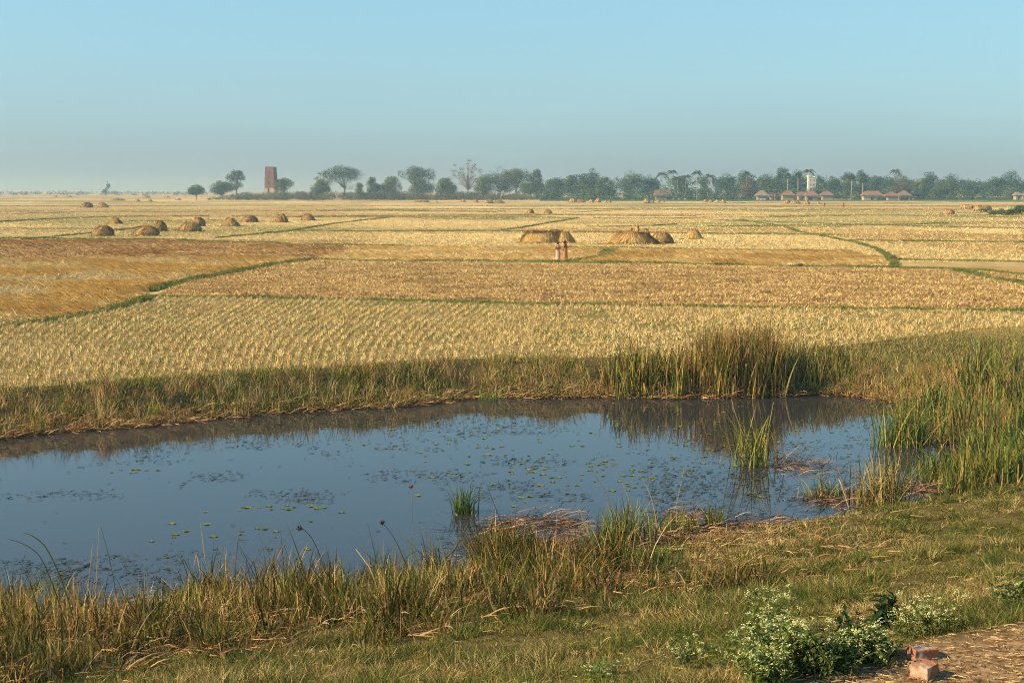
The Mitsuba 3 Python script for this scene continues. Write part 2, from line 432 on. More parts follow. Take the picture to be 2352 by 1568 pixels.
def hills(poly, row, step, per, r, h, w, cols, skew=0.32, jit=0.05, splay=0.35, fan=0.0, patch=0.0):
    x0, y0, x1, y1 = poly.bounds
    gy = np.arange(y0, y1, step)
    gx = np.arange(x0 - 30, x1 + 5, row)
    GX, GY = np.meshgrid(gx, gy)
    PX = GX * (1 + fan * (GY - y0) / y0) + skew * (GY - y0) + 0.0022 * (GY - y0) ** 2 + 0.16 * np.sin(GY * 0.21 + GX * 0.05)
    q = np.column_stack([PX.ravel(), GY.ravel()]) + r.normal(0, jit, (GX.size, 2)) * (1 + 2.2 * np.clip((PX.ravel() + 4) / 9, 0, 1))[:, None]
    q = q[np.abs(q[:, 0]) < 0.375 * q[:, 1] + 1.5]
    q = q[shapely.contains_xy(poly, q[:, 0], q[:, 1])]
    q = q[r.uniform(size=len(q)) > 0.05 + 0.5 * (meshkit.fbm(np.column_stack([q * 0.5, np.zeros(len(q))]), 3, 23) > 0.62)]
    n = len(q)
    vig = 0.6 + 0.8 * meshkit.fbm(np.column_stack([q * 0.35, np.zeros(n)]), 3, 21)
    tone = palette(n, r, cols, 0.15)
    bare = meshkit.fbm(np.column_stack([q[:, 0] * 0.35, q[:, 1] * 0.9, np.zeros(n)]), 4, 25)
    vig = vig * r.uniform(0.55, 1.4, n)
    tone = tone * (1 - patch * np.clip((bare - 0.48) * 6, 0, 1))[:, None]
    q, vig, tone = np.repeat(q, per, 0), np.repeat(vig, per), np.repeat(tone, per, 0)
    N = len(q)
    q = q + r.normal(0, 0.032, q.shape)
    base = np.column_stack([q, np.zeros(N)])
    return blades(base, h * vig * r.uniform(0.6, 1.25, N), w * r.uniform(0.7, 1.3, N), np.abs(r.normal(0, splay, N)), r.normal(0, 0.15, N), np.clip(tone * r.uniform(0.75, 1.2, (N, 1)), 0, 0.85), r, 2)


def lying_straw(poly, n, r, cols, length=0.5, w=0.014, z=0.1):
    q = scatter_in(poly, n, r)
    fld = meshkit.fbm(np.column_stack([q * 0.18, np.zeros(n)]), 3, 31)
    pile = meshkit.fbm(np.column_stack([q * 0.5, np.zeros(n)]), 3, 37)
    az = 6 * fld + r.normal(0, 0.45, n)
    L = length * r.uniform(0.4, 1.2, n)
    d = np.stack([np.cos(az), np.sin(az), np.abs(r.normal(0.1, 0.3, n))], 1)
    base = np.column_stack([q, 0.02 + z * np.clip(pile * 2.2 - 0.6, 0, 1.4) * r.uniform(size=n)])
    C = np.stack([base, base + d * L[:, None]], 1)
    C[..., 2] = np.maximum(C[..., 2], 0.012)
    side = np.stack([-np.sin(az), np.cos(az), r.normal(0.6, 0.5, n)], 1)
    side /= np.linalg.norm(side, axis=1, keepdims=True)
    W = w * r.uniform(0.6, 1.5, (n, 1)) * np.ones((1, 2))
    return ribbons(C, W, side, palette(n, r, cols, 0.18))


PALE = [(0.72, 0.56, 0.28), (0.76, 0.60, 0.31), (0.66, 0.49, 0.22), (0.60, 0.43, 0.19), (0.52, 0.44, 0.18)]
m1 = hills(near_field, 0.265, 0.17, 9, rng, 0.145, 0.014, PALE, skew=0.0, jit=0.042, splay=0.32, fan=0.75)
n = 16000
q = scatter_in(near_field, n, rng)
m2 = blades(np.column_stack([q, np.zeros(n)]), rng.uniform(0.04, 0.13, n), rng.uniform(0.008, 0.016, n), rng.normal(0, 0.6, n), rng.normal(0, 0.3, n), palette(n, rng, [(0.10, 0.13, 0.03), (0.15, 0.15, 0.04), (0.22, 0.18, 0.06)]), rng, 2)
m3 = lying_straw(near_field, 16000, rng, PALE, 0.35, 0.007, 0.05)
v, f, c = join([m1, m2, m3])
single("stubble", (v, f), "straw_mat", "pale cut rice stubble in curving rows with low green weeds", "stubble", color=c, kind="stuff")

BROWN = [(0.68, 0.49, 0.23), (0.74, 0.55, 0.27), (0.60, 0.41, 0.18), (0.34, 0.20, 0.08), (0.78, 0.62, 0.32)]
m1 = hills(mid_field, 0.27, 0.23, 5, rng, 0.115, 0.02, BROWN, skew=-0.2, jit=0.08, splay=0.6, patch=0.38)
single("stubble", m1[:2], "straw_mat", "orange brown stubble on the field behind the pale rows", "stubble", color=m1[2], kind="stuff")


GOLD = [(0.74, 0.57, 0.26), (0.68, 0.50, 0.22), (0.80, 0.65, 0.34), (0.56, 0.39, 0.16), (0.38, 0.24, 0.10)]
ms = [lying_straw(left_field, 52000, rng, GOLD, 0.6, 0.022, 0.22), lying_straw(women_field, 12000, rng, GOLD, 0.6, 0.03, 0.14), lying_straw(gold_right, 22000, rng, GOLD, 0.6, 0.03, 0.16),
      lying_straw(brown_strip, 16000, rng, [(0.42, 0.25, 0.09), (0.30, 0.16, 0.055), (0.5, 0.31, 0.11), (0.24, 0.13, 0.05)], 0.5, 0.03, 0.12)]
for poly_, n_, cc_ in ((left_field, 42000, GOLD), (women_field, 12000, GOLD), (gold_right, 20000, GOLD), (brown_strip, 16000, [(0.56, 0.38, 0.18), (0.44, 0.28, 0.12), (0.62, 0.45, 0.22), (0.32, 0.19, 0.085)])):
    q = scatter_in(poly_, n_, rng)
    rag = meshkit.fbm(np.column_stack([q * 0.35, np.zeros(n_)]), 3, 43)
    dk = meshkit.fbm(np.column_stack([q[:, :1] * 0.15, q[:, 1:] * 0.5, np.zeros((n_, 1))]), 3, 47)
    cc = palette(n_, rng, cc_, 0.15) * (0.75 + 0.55 * (dk > 0.47))[:, None]
    ms.append(blades(np.column_stack([q, np.zeros(n_)]), (0.03 + 0.17 * rag) * rng.uniform(0.4, 1.3, n_), 0.03 * rng.uniform(0.5, 1.5, n_), np.abs(rng.normal(0.5, 0.5, n_)), rng.normal(0.2, 0.3, n_), np.clip(cc, 0, 0.85), rng, 2))
v, f, c = join(ms)
single("straw", (v, f), "straw_mat", "loose golden straw lying on the plots", "straw", color=c, kind="stuff")
# coarser stubble tufts out on the plain, thinner with distance
n = 90000
yy = 1 / rng.uniform(1 / 480, 1 / 112, n)
xx = rng.uniform(-0.38, 0.38, n) * yy
busy = sg.MultiPolygon([g for p_ in (mid_field, left_field, women_field, gold_right, brown_strip) for g in getattr(p_, "geoms", [p_])]).buffer(0.2)
ok = ~shapely.contains_xy(busy, xx, yy)
xx, yy = xx[ok], yy[ok]
n = len(xx)
patchy = meshkit.fbm(np.column_stack([xx * 0.12, yy * 0.05, 0 * xx]), 3, 41)
m = blades(np.column_stack([xx, yy, 0 * xx]), rng.uniform(0.06, 0.17, n) * (0.6 + patchy), np.maximum(0.03, yy * 0.00035) * rng.uniform(0.6, 1.4, n), rng.normal(0, 0.7, n), rng.normal(0, 0.2, n),
           palette(n, rng, PALE + GOLD + [(0.25, 0.24, 0.08)], 0.16), rng, 2)
single("stubble", m[:2], "straw_mat", "straw coloured stubble spread over the far plots", "stubble", color=m[2], kind="stuff")

# ------------------------------------------------------------------ far bank: rank grass, dead stalks at the water's edge
DRY = [(0.52, 0.37, 0.17), (0.60, 0.45, 0.22), (0.44, 0.30, 0.13), (0.36, 0.26, 0.10)]
RANK = [(0.17, 0.16, 0.04), (0.25, 0.21, 0.07), (0.33, 0.26, 0.09), (0.42, 0.32, 0.12), (0.50, 0.38, 0.16)]
DEAD = [(0.48, 0.29, 0.14), (0.56, 0.38, 0.20), (0.36, 0.19, 0.08), (0.22, 0.12, 0.05)]
RUSH = [(0.15, 0.18, 0.03), (0.24, 0.25, 0.05), (0.34, 0.31, 0.07), (0.07, 0.10, 0.025), (0.42, 0.32, 0.09), (0.11, 0.13, 0.03)]
FRESH = [(0.13, 0.20, 0.05), (0.17, 0.25, 0.07), (0.10, 0.15, 0.04)]


def on_ground(q, sink=0.01):
    return np.column_stack([q, height(q[:, 0], q[:, 1]) - sink])


def in_view(q, m=1.5):
    return np.abs(q[:, 0]) < 0.372 * q[:, 1] + m


far_line = sg.LineString([xy(x, y, WATER) for x, y in far_shore])
near_line = sg.LineString([xy(x, y, WATER) for x, y in near_shore])


def along(line, n, r, lo, hi, side=1):
    """n points beside a shore line, offset lo..hi metres away from the water."""
    s = r.uniform(0, line.length, n)
    a = np.array([c.coords[0] for c in line.interpolate(s)])
    b = np.array([c.coords[0] for c in line.interpolate(np.minimum(s + 0.3, line.length + 0))])
    t = b - a
    t /= np.linalg.norm(t, axis=1, keepdims=True) + 1e-9
    nor = np.stack([-t[:, 1], t[:, 0]], 1)
    return a + nor * r.uniform(lo, hi, (n, 1))


r = np.random.default_rng(101)
q = along(far_line, 75000, r, -0.2, 4.2)
q = q[in_view(q)]
d = shapely.distance(RIM, shapely.points(q))
d = np.where(shapely.contains_xy(POND, q[:, 0], q[:, 1]), -d, d)
ragged = meshkit.fbm(np.column_stack([q * 0.8, 0 * d]), 3, 5)
keep = (d > -0.12) & (d < 2.1 + 1.1 * ragged)
q, d, ragged = q[keep], d[keep], ragged[keep]
n = len(q)
h = (0.10 + 0.36 * ragged) * np.interp(d, [-0.2, 0.3, 1.0, 1.7, 2.4, 3.2], [0.95, 1.0, 0.95, 0.75, 0.42, 0.28]) * r.uniform(0.5, 1.35, n)
wet = meshkit.fbm(np.column_stack([q * 0.35, 0 * d]), 3, 77)
col = palette(n, r, RANK, 0.15)
dry = r.uniform(size=n) < np.interp(d, [0, 1.2, 3], [0.6, 0.3, 0.12])
col[dry] = palette(dry.sum(), r, DRY, 0.15)
green = (wet > 0.54) & (r.uniform(size=n) < 0.55)
col[green] = palette(green.sum(), r, GREENS, 0.15)
m1 = blades(on_ground(q), h, r.uniform(0.006, 0.014, n), np.abs(r.normal(0, 0.45, n)), r.normal(0.2, 0.35, n), np.clip(col * r.uniform(0.7, 1.35, (n, 1)), 0, 0.8), r, 3)
q = along(far_line, 900, r, 0.0, 2.2)
q = q[in_view(q)]
i = np.repeat(np.arange(len(q)), 12)
q2 = q[i] + r.normal(0, 0.09, (len(i), 2))
tb = palette(len(q), r, RUSH + DRY + DEAD, 0.15)
m2 = reeds(on_ground(q2), r.uniform(0.25, 0.75, len(i)), r.uniform(0.006, 0.013, len(i)), r, np.clip(tb[i] * r.uniform(0.6, 1.3, (len(i), 1)), 0, 0.8), 0.3, 0.3, 0.2, 4)
q = along(far_line, 26000, r, 1.7, 4.4)
q = q[in_view(q)]
dq = shapely.distance(RIM, shapely.points(q))
q = q[(dq > 1.8) & (dq < 2.9 + 0.6 * r.uniform(size=len(q)))]
m3_ = blades(on_ground(q), 0.13 * r.uniform(0.5, 1.4, len(q)), r.uniform(0.008, 0.014, len(q)), r.normal(0, 0.5, len(q)), r.normal(0.1, 0.3, len(q)), palette(len(q), r, GREENS + RANK, 0.16), r, 2)
m1 = join([m1, m2, m3_])
single("grass", m1[:2], "leaf_mat", "rank half dry grass covering the far bank of the pond", "grass", color=m1[2], kind="stuff")


def fallen(q, r, length, w, cols, tilt=0.3, K=4, z=0.0):
    """Broken stalks that lie about on ground or water."""
    n = len(q)
    az, L = r.uniform(0, 2 * np.pi, n), length * r.uniform(0.35, 1.2, n)
    t = np.linspace(0, 1, K)
    el = np.abs(r.normal(0, tilt, n))
    bow = r.normal(0, 0.25, n)
    d = np.stack([np.cos(az), np.sin(az)], 1)
    nn = np.stack([-d[:, 1], d[:, 0]], 1)
    base = np.column_stack([q, np.maximum(height(q[:, 0], q[:, 1]), WATER) + z + 0.02 * r.uniform(size=n)])
    C = np.zeros((n, K, 3))
    C[..., :2] = base[:, None, :2] + d[:, None] * (L[:, None] * t)[..., None] + nn[:, None] * ((bow * L)[:, None] * t * (1 - t) * 1.6)[..., None]
    C[..., 2] = base[:, 2:3] + (L * np.sin(el))[:, None] * t * (1 - 0.55 * t)
    floor_ = np.maximum(height(C[..., 0], C[..., 1]), WATER) + 0.012
    C[..., 2] = np.maximum(C[..., 2], floor_)
    side = np.column_stack([nn * 0.75, np.full(n, 0.65)])
    W = w * r.uniform(0.6, 1.4, (n, 1)) * np.linspace(1, 0.5, K)[None]
    return ribbons(C, W, side, palette(n, r, cols, 0.18))


q = along(far_line, 6500, r, -0.25, 0.75)
q = q[in_view(q)]
m = fallen(q, r, 0.55, 0.010, DEAD + [(0.56, 0.33, 0.15), (0.2, 0.11, 0.05), (0.13, 0.075, 0.035)], 0.8)
single("dead_stalks", m[:2], "straw_mat", "broken dead reed stalks littering the foot of the far bank", "dead reeds", color=m[2], kind="stuff")

# ------------------------------------------------------------------ reed stand on the far bank, right hand reed bed
r = np.random.default_rng(202)


def reed_mass(centres, spread, n, hlo, hhi, r, cols, w=0.016, kink=0.12, lean=0.12, bend=0.2, tall=None):
    w = w * 1.45
    i = r.integers(0, len(centres), n)
    c = np.array(centres, float)
    q = c[i, :2] + r.normal(0, 1, (n, 2)) * np.array(spread)
    base = np.column_stack([q, np.maximum(height(q[:, 0], q[:, 1]), WATER - 0.15) - 0.02])
    hs = (c[i, 2] if c.shape[1] > 2 else 1.0) * r.uniform(hlo, hhi, n)
    return reeds(base, hs, w * r.uniform(0.6, 1.3, n), r, palette(n, r, cols, 0.15), bend, lean, kink)


def shore_pts(x0, x1, ys, n, r, back, hs):
    out = []
    for _ in range(n):
        px = r.uniform(x0, x1)
        py = np.interp(px, [a for a, _ in ys], [b for _, b in ys])
        p = at(px, py, WATER)
        out.append((p[0], p[1] + r.uniform(*back), np.interp(px, [a for a, _ in hs], [b for _, b in hs])))
    return out


stand_y = [(1380, 912), (1500, 916), (1700, 913), (1860, 906), (1950, 905)]
stand_h = [(1380, 0.75), (1450, 0.95), (1520, 0.8), (1580, 0.95), (1640, 1.05), (1700, 1.15), (1780, 1.15), (1800, 0.85), (1900, 0.75), (1950, 0.5)]
c1 = shore_pts(1400, 1800, stand_y, 70, r, (-0.1, 1.6), stand_h) + shore_pts(1630, 1790, stand_y, 45, r, (-0.1, 1.4), stand_h)
c2 = shore_pts(1800, 1960, stand_y, 26, r, (0.5, 2.4), stand_h)
m = [reed_mass(c1, (0.13, 0.13), 2300, 0.8, 1.9, r, RUSH + [(0.16, 0.12, 0.035), (0.44, 0.29, 0.10), (0.36, 0.20, 0.08), (0.05, 0.06, 0.02)], 0.0185, 0.2, 0.09, 0.16), reed_mass(c2, (0.2, 0.2), 800, 0.8, 1.5, r, RUSH + DRY, 0.012, 0.1),
     reed_mass(c1, (0.2, 0.16), 1000, 0.3, 0.9, r, DEAD + DRY + [(0.12, 0.07, 0.03)], 0.011, 0.45, 0.5, 0.4),
     reed_mass([c for c in c1 if c[2] > 0.95], (0.2, 0.2), 520, 1.6, 2.0, r, [(0.28, 0.14, 0.06), (0.34, 0.19, 0.09)], 0.008, 0.0, 0.06, 0.12)]
v, f, c = join(m)
single("reed_bed", (v, f), "leaf_mat", "tall brown and green reed stand on the far bank of the pond", "reeds", color=c, kind="stuff")

# the right hand bed grows from the shallow end of the pond to the right edge
pts = []
for px, py, hh in [(2120, 950, 1.0), (2160, 930, 1.05), (2200, 945, 1.2), (2230, 905, 1.1), (2270, 900, 1.15), (2310, 930, 1.0), (2350, 950, 1.0), (2390, 960, 1.0), (2180, 980, 1.0), (2240, 985, 1.0), (2290, 990, 1.0), (2340, 1000, 1.0),
                   (2200, 1020, 1.0), (2260, 1030, 1.0), (2310, 1040, 1.05), (2360, 1050, 1.0), (2180, 1085, 0.8), (2230, 1080, 0.85), (2290, 1090, 0.9), (2340, 1095, 0.9), (2390, 1080, 1.0), (2420, 1020, 1.0), (2260, 960, 1.1), (2330, 980, 1.1)]:
    for _ in range(3):
        p = at(px + r.normal(0, 16), py + 14 + r.normal(0, 8), -0.8)
        pts.append((p[0], p[1], hh))
m = [reed_mass(pts, (0.15, 0.15), 2900, 0.4, 1.4, r, RUSH + FRESH + FRESH[:2] + [(0.38, 0.24, 0.08), (0.05, 0.065, 0.02)], 0.0185, 0.18, 0.13, 0.2), reed_mass(pts, (0.3, 0.3), 1300, 0.3, 1.0, r, DEAD + DRY, 0.009, 0.4, 0.4, 0.4),
     reed_mass(pts[:40], (0.3, 0.3), 300, 1.15, 1.55, r, [(0.24, 0.14, 0.06), (0.30, 0.19, 0.09)], 0.009, 0.0, 0.06, 0.1)]
v, f, c = join(m)
single("reed_bed", (v, f), "leaf_mat", "dense green and rust reed bed filling the pond end at the right edge", "reeds", color=c, kind="stuff")

# single clumps: pixel of the foot, height m, blades, spread m, colours, dead share, label
CLUMPS = [
    (1732, 1068, 1.75, 75, 0.26, RUSH, 0.12, "tall green reed clump standing alone in the water before the big reed stand"),
    (2085, 1022, 1.7, 210, 0.36, RUSH + FRESH, 0.10, "dense dark green reed clump in the water at the pond's right end"),
    (1066, 1178, 0.95, 70, 0.11, [(0.07, 0.12, 0.03), (0.10, 0.15, 0.04), (0.14, 0.19, 0.05)], 0.06, "small dark green reed clump with a mirror image in mid pond"),
    (2025, 1160, 1.35, 150, 0.30, RUSH + DRY, 0.30, "yellowish reed clump with bare broken stalks on the near shore at right"),
    (1898, 1138, 0.85, 60, 0.24, FRESH + RUSH, 0.25, "thin reed tuft in the shallows left of the yellowish clump"),
    (1425, 1258, 1.05, 130, 0.30, RUSH + FRESH, 0.22, "reed clump with tall bent stalks on the near shore in mid picture"),
    (1500, 1304, 0.50, 170, 0.24, FRESH, 0.08, "short bright green reed tuft at the edge of the grass slope"),
    (1545, 1218, 0.75, 110, 0.27, FRESH + RUSH, 0.3, "leaning reed tuft behind the short bright green tuft"),
    (1640, 1205, 0.75, 50, 0.09, RUSH, 0.2, "narrow upright reed tuft in the shallows between the near clumps"),
    (2165, 1100, 1.0, 170, 0.3, FRESH + RUSH, 0.15, "fresh green reed clump in the shallows below the right reed bed"),
    (2235, 1118, 1.05, 180, 0.3, RUSH, 0.2, "olive reed clump on the near shore below the right reed bed"),
    (2320, 1105, 1.05, 190, 0.33, RUSH, 0.18, "olive reed clump on the near shore at the right edge"),
    (1125, 918, 0.75, 40, 0.25, FRESH, 0.1, "pale green reed tuft at the foot of the far bank in mid picture"),
    (1195, 1330, 0.62, 260, 0.40, RUSH + FRESH, 0.3, "low olive reed tuft on the near shore left of the dead reed mat"),
    (975, 1380, 0.75, 330, 0.45, RUSH + DRY, 0.3, "brownish reed clump on the near shore below the lone seed stalk"),
    (880, 1420, 0.8, 330, 0.40, RUSH + DRY, 0.3, "olive reed clump on the near shore with arching stems"),
    (660, 1405, 0.75, 340, 0.42, RUSH + DRY, 0.35, "reed clump with drooping dark stems left of the olive clump"),
    (440, 1430, 0.7, 330, 0.45, RUSH + DRY, 0.4, "ragged reed clump on the near shore in the lower left"),
    (215, 1450, 0.7, 300, 0.40, RUSH + DEAD, 0.45, "reed clump round two pale upright stalks in the lower left"),
    (60, 1460, 0.95, 260, 0.33, RUSH + DEAD, 0.35, "tall dark arching reed clump in the lower left corner"),
]
r = np.random.default_rng(303)
for px, py, hh, n, sp, cols, dead, lab in CLUMPS:
    zz = WATER
    for _ in range(6):
        p = at(px, py, zz)
        zz = max(float(height(p[0], p[1])), WATER)
    n = n * 2 if py < 1300 else int(n * 1.5)
    i = r.normal(0, sp, (n, 2)) * [1, 0.6]
    q = p[None, :2] + i
    base = np.column_stack([q, height(q[:, 0], q[:, 1]) - 0.02])
    base[:, 2] = np.maximum(base[:, 2], WATER - 0.25)
    wdt = 0.014 if py < 1300 else 0.009
    nd = int(n * dead)
    g = reeds(base[nd:], hh * r.uniform(0.35, 1.05, n - nd) ** 0.8, wdt * r.uniform(0.6, 1.3, n - nd), r, palette(n - nd, r, cols, 0.15), 0.2, 0.16, 0.08)
    k = thing("reed_clump", lab, "reeds", "reed clumps along the pond")
    labels[part(k, "green_blades", g[:2], "leaf_mat", color=g[2])] = {"kind": "stuff"}
    if nd:
        g = reeds(base[:nd], hh * r.uniform(0.3, 0.9, nd), wdt * r.uniform(0.7, 1.3, nd), r, palette(nd, r, DEAD + DRY, 0.15), 0.4, 0.3, 0.5)
        labels[part(k, "dry_blades", g[:2], "straw_mat", color=g[2])] = {"kind": "stuff"}


# lone stalks that stand clear of their clumps: pixels of foot and tip, bow to the side in metres
def stalk(foot, tips, col, label, head=None, rad=0.007):
    zz = WATER
    for _ in range(6):
        p = at(*foot, zz)
        zz = max(float(height(p[0], p[1])), WATER)
    p = at(*foot, zz - 0.05)
    y = p[1]
    pl = [p]
    for tx, ty in tips:
        u, vv = (tx - 1176) / F, (784 - ty) / F
        dd = np.array([u, math.cos(PITCH) + vv * math.sin(PITCH), -math.sin(PITCH) + vv * math.cos(PITCH)])
        pl.append(EYE + dd * (y / dd[1]))
    pl = np.array(pl)
    s = np.linspace(0, len(pl) - 1, 5 * (len(pl) - 1) + 1)
    if len(pl) > 2:
        from scipy.interpolate import PchipInterpolator
        path = PchipInterpolator(np.arange(len(pl)), pl)(s)
    else:
        path = pl[0] + (pl[1] - pl[0]) * s[:, None]
    k = thing("reed_stalk", label, "reed", "single reed stalks")
    v, f = tube(path, np.linspace(rad, rad * 0.5, len(path)), 5)
    part(k, "stem", (v, f), "straw_mat", color=np.tile(col, (len(v), 1)))
    if head:
        ms = []
        rr = np.random.default_rng(len(scene))
        for _ in range(14):
            e = path[-1] + rr.normal(0, 0.022, 3)
            ms.append(tube([path[-1] - [0, 0, 0.03], e + [0, 0, 0.01]], [0.004, 0.009], 4))
        v, f = merge(ms)
        part(k, "seed_head", (v, f), "straw_mat", color=np.tile(head, (len(v), 1)))


TAN, OLIVE, DARKST = (0.48, 0.34, 0.19), (0.17, 0.19, 0.06), (0.07, 0.085, 0.035)
stalk((946, 1290), [(948, 1200), (945, 1118)], OLIVE, "thin upright stalk with a brown seed head over open water", (0.16, 0.08, 0.04))
stalk((765, 1400), [(740, 1290), (712, 1230), (690, 1212)], DARKST, "dark arching stalk with a small head over the lower pond", (0.08, 0.06, 0.05), 0.009)
stalk((965, 1390), [(930, 1290), (905, 1235), (878, 1200)], DARKST, "curved dark stalk with a drooping head beside the seed stalk", (0.08, 0.06, 0.05), 0.008)
stalk((1000, 1360), [(985, 1300), (960, 1265), (935, 1278), (927, 1310)], DARKST, "short dark stalk bent into a hook", None, 0.008)
stalk((180, 1470), [(140, 1330), (95, 1245), (55, 1224)], (0.10, 0.12, 0.04), "dark curved stalk arching to the left edge", None, 0.012)
stalk((160, 1470), [(120, 1340), (85, 1270), (20, 1238)], DARKST, "second dark stalk arching to the left edge below the first", None, 0.009)
stalk((218, 1400), [(228, 1208)], TAN, "pale upright dead stalk in the lower left", None, 0.010)
stalk((195, 1420), [(213, 1248)], TAN, "shorter pale dead stalk leaning beside the pale upright one", None, 0.009)
stalk((268, 1380), [(255, 1300), (231, 1210)], DARKST, "dark straight stalk leaning against the pale dead stalk", None, 0.006)
stalk((1465, 1235), [(1435, 1120), (1390, 1052)], (0.33, 0.24, 0.11), "tall tan stalk with its tip broken over in mid picture", None, 0.010)
stalk((1420, 1235), [(1400, 1150), (1362, 1085), (1352, 1062)], (0.26, 0.18, 0.09), "brown stalk leaning left beside the tall tan stalk", None, 0.009)
stalk((1510, 1220), [(1495, 1140), (1465, 1085)], (0.42, 0.30, 0.12), "golden stalk leaning left behind the near clump", None, 0.010)
stalk((1545, 1190), [(1560, 1130), (1572, 1070)], (0.27, 0.27, 0.10), "green tan stalk leaning right over the shallows", None, 0.008)
stalk((1740, 1060), [(1700, 980), (1680, 915)], (0.33, 0.30, 0.10), "left outermost stalk of the clump alone in the water", None, 0.012)
stalk((1755, 1060), [(1765, 990), (1777, 922)], (0.33, 0.30, 0.10), "right outermost stalk of the clump alone in the water", None, 0.012)

# ------------------------------------------------------------------ near bank: sedge fringe, dead reed mat, slope grass
r = np.random.default_rng(404)
q = along(near_line, 9000, r, -0.5, 5.0)
q = q[in_view(q, 0.8)]
d = shapely.distance(RIM, shapely.points(q))
inside = shapely.contains_xy(POND, q[:, 0], q[:, 1])
left = np.clip((6.5 - (q[:, 0] + 0.25 * (q[:, 1] - 22))) / 6, 0, 1)
keep = (~inside | (d < 0.35)) & (r.uniform(size=len(q)) < 0.35 + 0.65 * left) & (d < 0.8 + 4.5 * left)
q, d, left = q[keep], d[keep], left[keep]
n = len(q)
clump = meshkit.fbm(np.column_stack([q * 1.1, 0 * d]), 3, 9)
hs = 0.6 * np.clip(0.12 + (0.95 * clump - 0.1) * (0.25 + 0.75 * left) * np.interp(d, [0, 1, 3, 5], [1, 1, 0.75, 0.4]), 0.08, 1.0) * r.uniform(0.5, 1.2, n)
col = palette(n, r, RUSH + RANK, 0.18)
dd = r.uniform(size=n) < 0.34
col[dd] = palette(dd.sum(), r, DEAD + DRY, 0.18)
base = np.column_stack([q, np.maximum(height(q[:, 0], q[:, 1]), WATER - 0.1) - 0.02])
m1 = reeds(base, hs, 0.008 * r.uniform(0.6, 1.4, n), r, col, 0.35, 0.28, 0.22, 4)
q2 = along(near_line, 11000, r, -0.4, 6.2)
q2 = q2[in_view(q2, 0.5)]
q2 = q2[q2[:, 0] + 0.25 * (q2[:, 1] - 22) < 4 + r.normal(0, 1.8, len(q2))]
m2 = fallen(q2, r, 0.38, 0.0062, DEAD + DEAD + [(0.52, 0.37, 0.2), (0.06, 0.04, 0.02), (0.04, 0.045, 0.02), (0.10, 0.06, 0.03)], 0.6, z=0.1)
tus = along(near_line, 1200, r, 0.0, 6.6)
tus = tus[in_view(tus, 0.3) & (tus[:, 0] + 0.25 * (tus[:, 1] - 22) < 2.2 + r.normal(0, 0.8, len(tus)))]
td = shapely.distance(RIM, shapely.points(tus))
tus = tus[(td < 6.2) & (meshkit.fbm(np.column_stack([tus * 0.9, 0 * td]), 3, 29) > 0.47)][:190]
i = r.integers(0, len(tus), 15000)
tone = palette(len(tus), r, RUSH + RUSH + FRESH, 0.1)
hh = r.uniform(0.55, 1.15, len(tus)) * np.interp(shapely.distance(RIM, shapely.points(tus)), [0, 2, 4.5, 6.3], [1.05, 1.0, 0.75, 0.5])
q = tus[i] + r.normal(0, 0.11, (len(i), 2))
base = np.column_stack([q, np.maximum(height(q[:, 0], q[:, 1]), WATER - 0.1) - 0.02])
col = np.clip((0.5 * tone[i] + 0.5 * palette(len(i), r, RUSH + RUSH + RANK, 0.2)) * r.uniform(0.18, 0.85, (len(i), 1)), 0, 0.8)
dk = r.uniform(size=len(i)) < 0.2
col[dk] = palette(dk.sum(), r, DEAD, 0.2)
m3_ = reeds(base, hh[i] * r.uniform(0.3, 1.0, len(i)) * np.where(r.uniform(size=len(i)) < 0.05, 1.45, 1.0), 0.0095 * r.uniform(0.5, 1.5, len(i)), r, col, 0.34, 0.24, 0.36, 5)
v, f, c = join([m1, m2, m3_])
single("sedge", (v, f), "leaf_mat", "tangled half dead sedge fringe along the near shore", "sedge", color=c, kind="stuff")

mat_spots = []
for px, py, s in [(1140, 1215, 34), (1200, 1205, 34), (1260, 1195, 36), (1310, 1210, 30), (1180, 1245, 36), (1240, 1255, 36), (1290, 1255, 30), (1330, 1270, 26), (1160, 1290, 40), (1100, 1255, 30), (1290, 1300, 30), (1210, 1300, 40), (1600, 1195, 40), (1650, 1225, 40), (1560, 1190, 30), (1720, 1215, 40),
                  (1800, 1062, 44), (1850, 1072, 40), (1900, 1150, 40), (1960, 1140, 36), (2080, 1130, 36), (2130, 1125, 40), (1560, 1240, 50), (1650, 1245, 50), (1760, 1205, 40)]:
    for _ in range(115):
        mat_spots.append(at(px + r.normal(0, s), py + r.normal(0, 11), WATER)[:2])
q = np.array(mat_spots)
m = fallen(q, r, 0.55, 0.0065, [(0.40, 0.23, 0.13), (0.50, 0.32, 0.19), (0.30, 0.155, 0.085), (0.2, 0.11, 0.06), (0.12, 0.07, 0.04), (0.07, 0.045, 0.025)], 0.42)
single("dead_stalks", m[:2], "straw_mat", "floating mat of dead reed stalks by the near shore", "dead reeds", color=m[2], kind="stuff")

